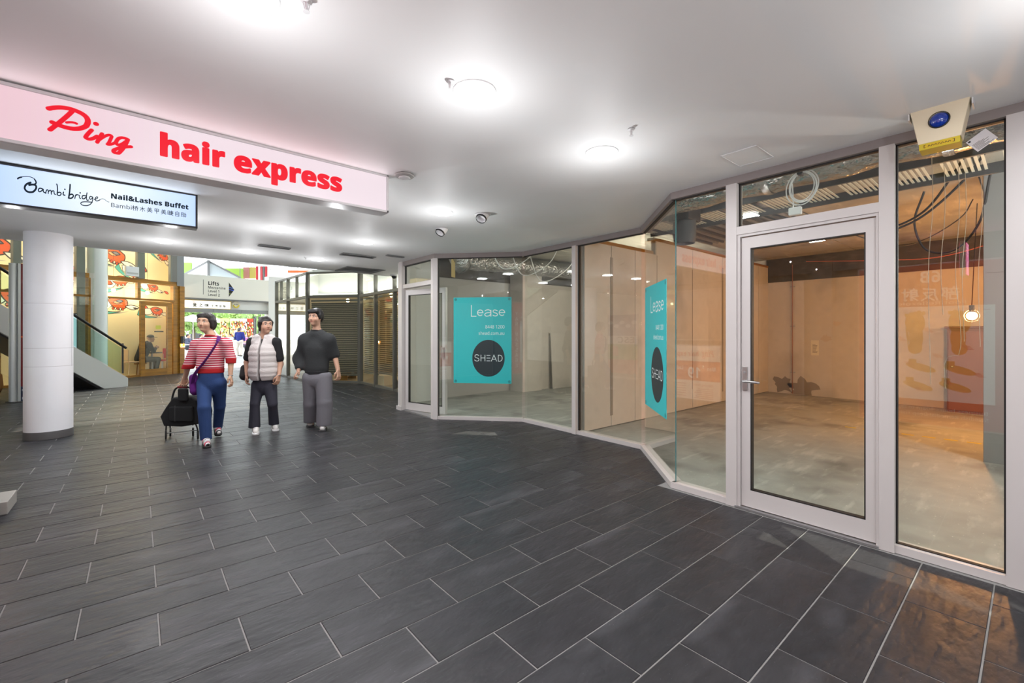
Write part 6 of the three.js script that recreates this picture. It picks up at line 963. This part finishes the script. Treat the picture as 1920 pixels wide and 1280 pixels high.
// ---- woman in the pale vest
{
  const p = stand('person', 'woman in a puffy pale vest, walking between the other two', 478, 6.17), J = frameOf(478, 6.17), T = 6.3;
  const head = J(498, 609.5, T - 0.02), neck = J(495, 633, T), sl = J(472, 641, T), sr = J(518, 641, T), el = J(463, 679, T + 0.04), er = J(526, 682, T + 0.03), wl = J(463, 703, T - 0.02), wr = J(523, 703, T - 0.05);
  const hl = J(484, 722, T), hr = J(506, 722, T), kl = J(478, 757, 6.2), kr = J(511, 757, 6.25), al = J(478.5, 797, 6.2), ar = J(514, 797, 6.42), chest = J(495, 660, T), waist = J(495, 694, T), mid = mix(hl, hr, 0.5);
  const [hg, P] = headGeo(head, 0.85, skinB, neck, 0.0045);
  const body = tinted(solid([cap(neck, chest, 0.06, 0.11, 1.5), cap(chest, waist, 0.11, 0.1, 1.5), cap(waist, mid, 0.1, 0.09, 1.4), cap(sl, sr, 0.05), cap(sl, el, 0.044, 0.037), cap(el, wl, 0.036, 0.026), cap(sr, er, 0.044, 0.037), cap(er, wr, 0.036, 0.025), cap(hl, kl, 0.056, 0.04), cap(kl, al, 0.04, 0.032), cap(hr, kr, 0.056, 0.04), cap(kr, ar, 0.04, 0.032)], 0.03, 0.012), skinB);
  const h1 = tinted(solid(handPrims(wl, V(0.02, -1, 0.15), V(0.9, 0, -0.2), 0.5, 1), 0.008, 0.004), skinB), h2 = tinted(solid(handPrims(wr, V(-0.1, -1, 0.2), V(-0.9, 0, -0.2), 0.5, -1), 0.008, 0.004), skinB);
  part('body', [hg, body, h1, h2], skinMat, p);
  part('hair', wallUV(solid([ell(P(0, 0.045, -0.02), 0.088, 0.088, 0.106, 0.85), ell(P(0, 0.0, -0.055), 0.082, 0.09, 0.07, 0.85), ell(P(0, 0.03, -0.125), 0.04, 0.045, 0.04, 0.85), cap(P(0.078, 0.04, 0.012), P(0.074, -0.075, -0.01), 0.02, 0.012), cap(P(-0.078, 0.04, 0.012), P(-0.074, -0.075, -0.01), 0.02, 0.012)], 0.03, 0.006, (d, x, y, z) => { const f = P(0, -0.02, 0.13), q = Math.max(Math.hypot(x - f.x, (y - f.y) * 0.8, z - f.z) - 0.092, y - head.y - 0.055 + 0.3 * Math.abs(x - f.x)); return -smin(-d, q, 0.012); })), std({ color: rgb(0.012, 0.009, 0.008), roughness: 0.45 }), p);
  const blk = cloth(0.012, 0.012, 0.014);
  part('shirt', wallUV(solid([cap(J(495, 643, T), chest, 0.11, 0.15, 1.5), cap(chest, J(495, 708, T), 0.14, 0.13, 1.4), cap(sl, sr, 0.058), cap(sl, mix(sl, el, 0.75), 0.066, 0.062), cap(sr, mix(sr, er, 0.75), 0.066, 0.06)], 0.03, 0.01, (d, x, y, z) => Math.max(d, 0.06 - Math.hypot(x - neck.x, y - neck.y - 0.03, z - neck.z - 0.02)))), blk, p, 'black short sleeved shirt');
  const vestM = std({ color: rgb(0.58, 0.54, 0.53), roughness: 0.8, bumpMap: rep(slateBump, 3), bumpScale: 0.003 });
  part('vest', wallUV(solid([cap(J(495, 640, T), chest, 0.1, 0.185, 1.2), cap(chest, J(495, 692, T), 0.19, 0.2, 1.15), cap(J(495, 703, T), J(495, 706, T), 0.185, 0.17, 1.15), cap(J(494, 636, T), mix(neck, sl, 0.82), 0.055, 0.056), cap(J(496, 636, T), mix(neck, sr, 0.82), 0.055, 0.056), cap(J(486, 634, T), J(504, 634, T), 0.062)], 0.06, 0.008, (d, x, y, z) => {
    const c = J(496, 660, T), open = 0.012 + 0.075 * Math.max(0, y - neck.y + 0.1) + 0.05 * Math.max(0, waist.y - y), slit = z > c.z ? open - Math.abs(x - c.x - 0.01) : -1, q = d - 0.007 * Math.abs(Math.sin(y * 38)) + 0.004;
    return Math.max(q, slit, waist.y - 0.135 - y, 0.06 - Math.hypot(x - neck.x, y - neck.y - 0.05, z - neck.z - 0.02), 0.07 - Math.hypot(x - sl.x + 0.075, (y - sl.y + 0.05) * 0.7, z - sl.z), 0.07 - Math.hypot(x - sr.x - 0.075, (y - sr.y + 0.05) * 0.7, z - sr.z));
  })), vestM, p, 'puffy quilted pale vest');
  part('trousers', wallUV(solid([cap(J(495, 706, T), mid, 0.14, 0.145, 1.35), cap(hl, kl, 0.088, 0.062), cap(kl, J(477, 803, 6.2), 0.06, 0.076), cap(hr, kr, 0.092, 0.066), cap(kr, J(514, 800, 6.42), 0.06, 0.07)], 0.016, 0.01, (d, x, y) => Math.max(d, y - waist.y + 0.05, 0.075 - y))), cloth(0.03, 0.03, 0.045), p);
  const g0 = (px, d) => { const q = J(px, 700, d); q.y = 0; return q; }, sn = cloth(0.72, 0.7, 0.68, 0.6); shoe(p, g0(479.5, 6.05), g0(479, 6.29), 0.05, sn, white); shoe(p, g0(517.5, 6.28), g0(514, 6.5), 0.05, sn, white);
  const bag = cloth(0.02, 0.018, 0.018); part('hip_bag', solid([cap(J(459, 690, T + 0.1), J(459, 704, T + 0.08), 0.055, 0.07, 1)], 0.01, 0.009), bag, p); part('bag_strap', tube([J(459, 684, T + 0.1), J(468, 655, T + 0.12), J(480, 639, T + 0.1), J(488, 634, T + 0.06)], 0.012, 20, 8), bag, p); part('bracelet', new THREE.TorusGeometry(0.03, 0.004, 8, 18).rotateX(Math.PI / 2).translate(wr.x, wr.y, wr.z), steel, p);
}
// ---- man in the dark sweatshirt
{
  const p = stand('person', 'dark haired man in a charcoal sweatshirt and loose grey trousers, rightmost of the three walkers', 606, 6.35), J = frameOf(606, 6.35), T = 6.42;
  const head = J(592, 595, T - 0.02), neck = J(594, 620, T), sl = J(572, 637, T), sr = J(617, 637, T), el = J(562, 672, T + 0.08), er = J(627, 664, T + 0.06), wl = J(560, 694, T - 0.06), wr = J(634, 694, T + 0.0);
  const hl = J(583, 708, T), hr = J(607, 708, T), kl = J(584, 755, 6.5), kr = J(609, 754, 6.38), al = J(583, 797, 6.66), ar = J(607, 796, 6.38), chest = J(594, 652, T), waist = J(594, 690, T), mid = mix(hl, hr, 0.5);
  const [hg, P] = headGeo(head, -0.2, skinB, neck, 0.0045);
  const body = tinted(solid([cap(neck, chest, 0.07, 0.11, 1.5), cap(chest, waist, 0.11, 0.11, 1.5), cap(waist, mid, 0.11, 0.11, 1.4), cap(sl, sr, 0.06), cap(sl, el, 0.054, 0.044), cap(el, wl, 0.042, 0.03), cap(sr, er, 0.054, 0.044), cap(er, wr, 0.042, 0.03), cap(hl, kl, 0.09, 0.06), cap(kl, al, 0.056, 0.04), cap(hr, kr, 0.09, 0.06), cap(kr, ar, 0.056, 0.04)], 0.03, 0.012), skinB);
  const h1 = tinted(solid(handPrims(wl, V(-0.25, -0.75, 0.5), V(0.6, 0.1, -0.5), 0.45, 1, 1.08), 0.008, 0.004), skinB), h2 = tinted(solid(handPrims(wr, V(0.15, -1, 0.1), V(-0.9, 0, -0.2), 0.45, -1, 1.08), 0.008, 0.004), skinB);
  part('body', [hg, body, h1, h2], skinMat, p);
  part('hair', wallUV(solid([ell(P(0, 0.052, -0.018), 0.092, 0.09, 0.108, -0.2), ell(P(0, 0.0, -0.06), 0.08, 0.075, 0.065, -0.2), cap(P(-0.05, 0.085, 0.066), P(0.05, 0.085, 0.066), 0.03), cap(P(0.078, 0.03, 0.01), P(0.078, -0.005, 0.01), 0.018), cap(P(-0.078, 0.03, 0.01), P(-0.078, -0.005, 0.01), 0.018)], 0.03, 0.006, (d, x, y, z) => { const f = P(0, -0.03, 0.13), q = Math.max(Math.hypot(x - f.x, (y - f.y) * 0.7, z - f.z) - 0.1, y - head.y - 0.058); return -smin(-d, q, 0.01); })), std({ color: rgb(0.01, 0.009, 0.009), roughness: 0.45 }), p);
  part('sweatshirt', wallUV(solid([cap(J(594, 630, T), chest, 0.08, 0.155, 1.4), cap(chest, J(594, 688, T), 0.16, 0.172, 1.4), cap(J(594, 625, T), sl, 0.06, 0.072), cap(J(594, 625, T), sr, 0.06, 0.072), cap(sl, el, 0.076, 0.08), cap(el, mix(el, wl, 0.72), 0.08, 0.056), cap(sr, er, 0.076, 0.078)], 0.09, 0.01, (d, x, y, z) => Math.max(d, waist.y - 0.045 - y, 0.066 - Math.hypot(x - neck.x, y - neck.y - 0.035, z - neck.z - 0.02)))), cloth(0.026, 0.028, 0.03), p);
  part('rib_hem', wallUV(solid([cap(J(594, 690, T), J(594, 697, T), 0.17, 0.165, 1.35)], 0.01, 0.01, (d, x, y) => Math.max(d, y - waist.y + 0.03, waist.y - 0.1 - y))), cloth(0.012, 0.012, 0.014), p, 'dark ribbed hem'); part('collar', new THREE.TorusGeometry(0.072, 0.012, 8, 30).rotateX(Math.PI / 2 - 0.2).translate(neck.x, neck.y - 0.01, neck.z + 0.006), cloth(0.012, 0.012, 0.014), p);
  part('trousers', wallUV(solid([cap(J(594, 700, T), mid, 0.155, 0.17, 1.3), cap(hl, kl, 0.118, 0.108), cap(kl, J(583, 802, 6.66), 0.112, 0.1), cap(hr, kr, 0.118, 0.11), cap(kr, J(607.5, 801, 6.38), 0.11, 0.105)], 0.016, 0.01, (d, x, y) => Math.max(d, y - waist.y + 0.06, 0.07 - y))), cloth(0.16, 0.155, 0.175), p);
  const g0 = (px, d) => { const q = J(px, 700, d); q.y = 0; return q; }, sn = cloth(0.72, 0.7, 0.69, 0.6); shoe(p, g0(604, 6.26), g0(607, 6.5), 0.05, sn, darkGrey, 1.1); shoe(p, g0(580, 6.56), g0(584, 6.78), 0.05, sn, darkGrey, 1.1);
}
// ---- seated man in the cap behind the timber door, and people in the street
function simplePerson(t, J, o) {                                    // J(x, y, z): local metres; a small complete figure
  const { top, bottom, skin = skinB, hairC = [0.012, 0.01, 0.009], cell = 0.016, pose, yaw = 0 } = o, q = Object.fromEntries(Object.entries(pose).map(([k, v]) => [k, V(...v)]));
  const [hg] = headGeo(q.head, yaw, skin, q.neck, 0.009);
  const b = tinted(solid([cap(q.neck, q.chest, 0.06, 0.14, 1.5), cap(q.chest, q.pelvis, 0.15, 0.15, 1.4), cap(q.sl, q.sr, 0.055), ...['l', 'r'].flatMap((s) => [cap(q['s' + s], q['e' + s], 0.05, 0.04), cap(q['e' + s], q['w' + s], 0.04, 0.03), cap(q['h' + s], q['k' + s], 0.085, 0.058), cap(q['k' + s], q['a' + s], 0.055, 0.04), cap(q['a' + s], q['a' + s].clone().add(V(Math.sin(yaw) * 0.12, -0.04, Math.cos(yaw) * 0.12)), 0.04, 0.032), ...handPrims(q['w' + s], q['w' + s].clone().sub(q['e' + s]), V(s === 'l' ? 1 : -1, 0, 0), 0.5, s === 'l' ? 1 : -1)])], 0.02, cell * 0.8), skin);
  part('body', [hg, b], skinMat, t);
  part('top', solid([cap(q.neck.clone().add(V(0, -0.06, 0)), q.chest, 0.12, 0.18, 1.4), cap(q.chest, q.pelvis, 0.18, 0.17, 1.3), cap(q.sl, q.sr, 0.075), ...['l', 'r'].flatMap((s) => [cap(q['s' + s], q['e' + s], 0.075, 0.062), cap(q['e' + s], mix(q['e' + s], q['w' + s], 0.85), 0.06, 0.046)])], 0.035, cell), cloth(...top), t);
  part('trousers', solid([cap(q.hl, q.hr, 0.13), ...['l', 'r'].flatMap((s) => [cap(q['h' + s], q['k' + s], 0.105, 0.078), cap(q['k' + s], mix(q['k' + s], q['a' + s], 0.92), 0.075, 0.06)])], 0.03, cell), cloth(...bottom), t);
  for (const s of ['l', 'r']) part('shoe', solid([cap(q['a' + s].clone().add(V(0, -0.03, 0)), q['a' + s].clone().add(V(Math.sin(yaw) * 0.15, -0.05, Math.cos(yaw) * 0.15)), 0.045, 0.04)], 0.01, cell * 0.7), black, t);
  if (hairC) part('hair', solid([ell(q.head.clone().add(V(-Math.sin(yaw) * 0.02, 0.045, -Math.cos(yaw) * 0.02)), 0.09, 0.088, 0.105, yaw), ell(q.head.clone().add(V(-Math.sin(yaw) * 0.06, 0, -Math.cos(yaw) * 0.06)), 0.08, 0.08, 0.06, yaw)], 0.03, 0.012, (d, x, y, z) => Math.max(d, 0.1 - Math.hypot(x - q.head.x - Math.sin(yaw) * 0.13, (y - q.head.y + 0.03) * 0.8, z - q.head.z - Math.cos(yaw) * 0.13))), std({ color: rgb(...hairC), roughness: 0.5 }), t);
  return q;
}
{
  const c = onW([0.05, -18.39], 0.36, 0.5), t = thing('person', 'man in a black cap and dark jacket sitting bent over behind the timber door', 'person', [c[0], 0.006, c[1]], WY);
  const q = simplePerson(t, null, { top: [0.012, 0.014, 0.02], bottom: [0.05, 0.045, 0.04], yaw: 1.25, hairC: null, pose: { head: [0.24, 1.2, 0.02], neck: [0.16, 1.07, 0], chest: [0.08, 0.9, 0], pelvis: [-0.05, 0.56, 0], sl: [0.1, 1.0, -0.18], sr: [0.1, 1.0, 0.18], el: [0.22, 0.78, -0.22], er: [0.2, 0.78, 0.22], wl: [0.36, 0.86, -0.06], wr: [0.36, 0.88, 0.08], hl: [-0.03, 0.52, -0.1], hr: [-0.03, 0.52, 0.1], kl: [0.38, 0.5, -0.13], kr: [0.4, 0.5, 0.13], al: [0.36, 0.08, -0.13], ar: [0.32, 0.08, 0.14] } });
  part('cap', [solid([ell(V(0.235, 1.26, 0.02), 0.1, 0.075, 0.1)], 0.01, 0.01, (d, x, y) => Math.max(d, 1.235 - y)), box(0.11, 0.012, 0.15, 0.35, 1.24, 0.02, 0.005).rotateZ(0)], black, t, 'black peaked cap');
  const st = thing('cafe_stool', 'low stool under the man in the cap', 'stool', [c[0] + wd[0] * -0.05, 0.006, c[1] + wd[1] * -0.05]); part('seat', cyl(0.17, 0.03, 0, 0.38, 0, 24), timber, st); for (let i = 0; i < 4; i++) part('leg', rod(V(0.11 * Math.cos(i * 1.57 + 0.8), 0.37, 0.11 * Math.sin(i * 1.57 + 0.8)), V(0.15 * Math.cos(i * 1.57 + 0.8), 0, 0.15 * Math.sin(i * 1.57 + 0.8)), 0.012), timber, st);
  const walk = { head: [0, 1.55, 0], neck: [0, 1.4, 0], chest: [0, 1.2, 0], pelvis: [0, 0.92, 0], sl: [-0.19, 1.36, 0], sr: [0.19, 1.36, 0], el: [-0.26, 1.1, 0.02], er: [0.26, 1.1, 0.02], wl: [-0.2, 0.92, 0.14], wr: [0.2, 0.92, 0.14], hl: [-0.09, 0.88, 0], hr: [0.09, 0.88, 0], kl: [-0.1, 0.48, 0.05], kr: [0.12, 0.48, -0.04], al: [-0.1, 0.09, -0.08], ar: [0.13, 0.09, 0.1] };
  const a = at(449, 640, 26), m = thing('person', 'man in a blue jacket and pale trousers seen from behind, walking out of the exit', 'person', [a.x, 0, a.z], Math.PI - YAW); simplePerson(m, null, { top: [0.01, 0.018, 0.16], bottom: [0.5, 0.45, 0.4], hairC: [0.05, 0.045, 0.045], pose: walk });
  const sit = { head: [0, 1.2, 0], neck: [0, 1.05, 0], chest: [0, 0.88, 0], pelvis: [0, 0.56, 0], sl: [-0.18, 1.0, 0], sr: [0.18, 1.0, 0], el: [-0.24, 0.78, 0.1], er: [0.24, 0.78, 0.1], wl: [-0.14, 0.78, 0.3], wr: [0.14, 0.78, 0.3], hl: [-0.1, 0.52, 0], hr: [0.1, 0.52, 0], kl: [-0.11, 0.5, 0.4], kr: [0.11, 0.5, 0.4], al: [-0.11, 0.08, 0.38], ar: [0.11, 0.08, 0.38] };
  [[353, 25.6, 0.9, [0.05, 0.06, 0.1], 'person seated in navy at the leftmost street table'], [377, 28.6, 1.6, [0.5, 0.5, 0.52], 'person seated in grey at the table beside the woman in stripes'], [391, 30, -1.4, [0.45, 0.1, 0.2], 'person seated in dark pink behind the woman in stripes'], [431, 30.8, -0.8, [0.6, 0.58, 0.58], 'person seated in white left of the man in blue'], [458, 30.2, 0.3, [0.35, 0.12, 0.3], 'person seated in purple right of the man in blue']].forEach(([px, d, turn, col, lab]) => {
    const b = at(px, 640, d), s = thing('person', lab, 'person', [b.x, 0, b.z], turn); simplePerson(s, null, { top: col, bottom: [0.03, 0.03, 0.04], pose: sit, cell: 0.022 });
    const k = thing('street_stool', ['stool', 'under the one', ...lab.split(' ').slice(1)].join(' '), 'stool', [b.x, 0, b.z]); part('seat', cyl(0.18, 0.03, 0, 0.38, 0, 20), white, k); part('leg', [0, 1, 2, 3].map((i) => rod(V(0.12 * Math.cos(i * 1.57), 0.37, 0.12 * Math.sin(i * 1.57)), V(0.16 * Math.cos(i * 1.57), 0, 0.16 * Math.sin(i * 1.57)), 0.012)), dullSteel, k);
  });
}
renderer.render(scene, camera);
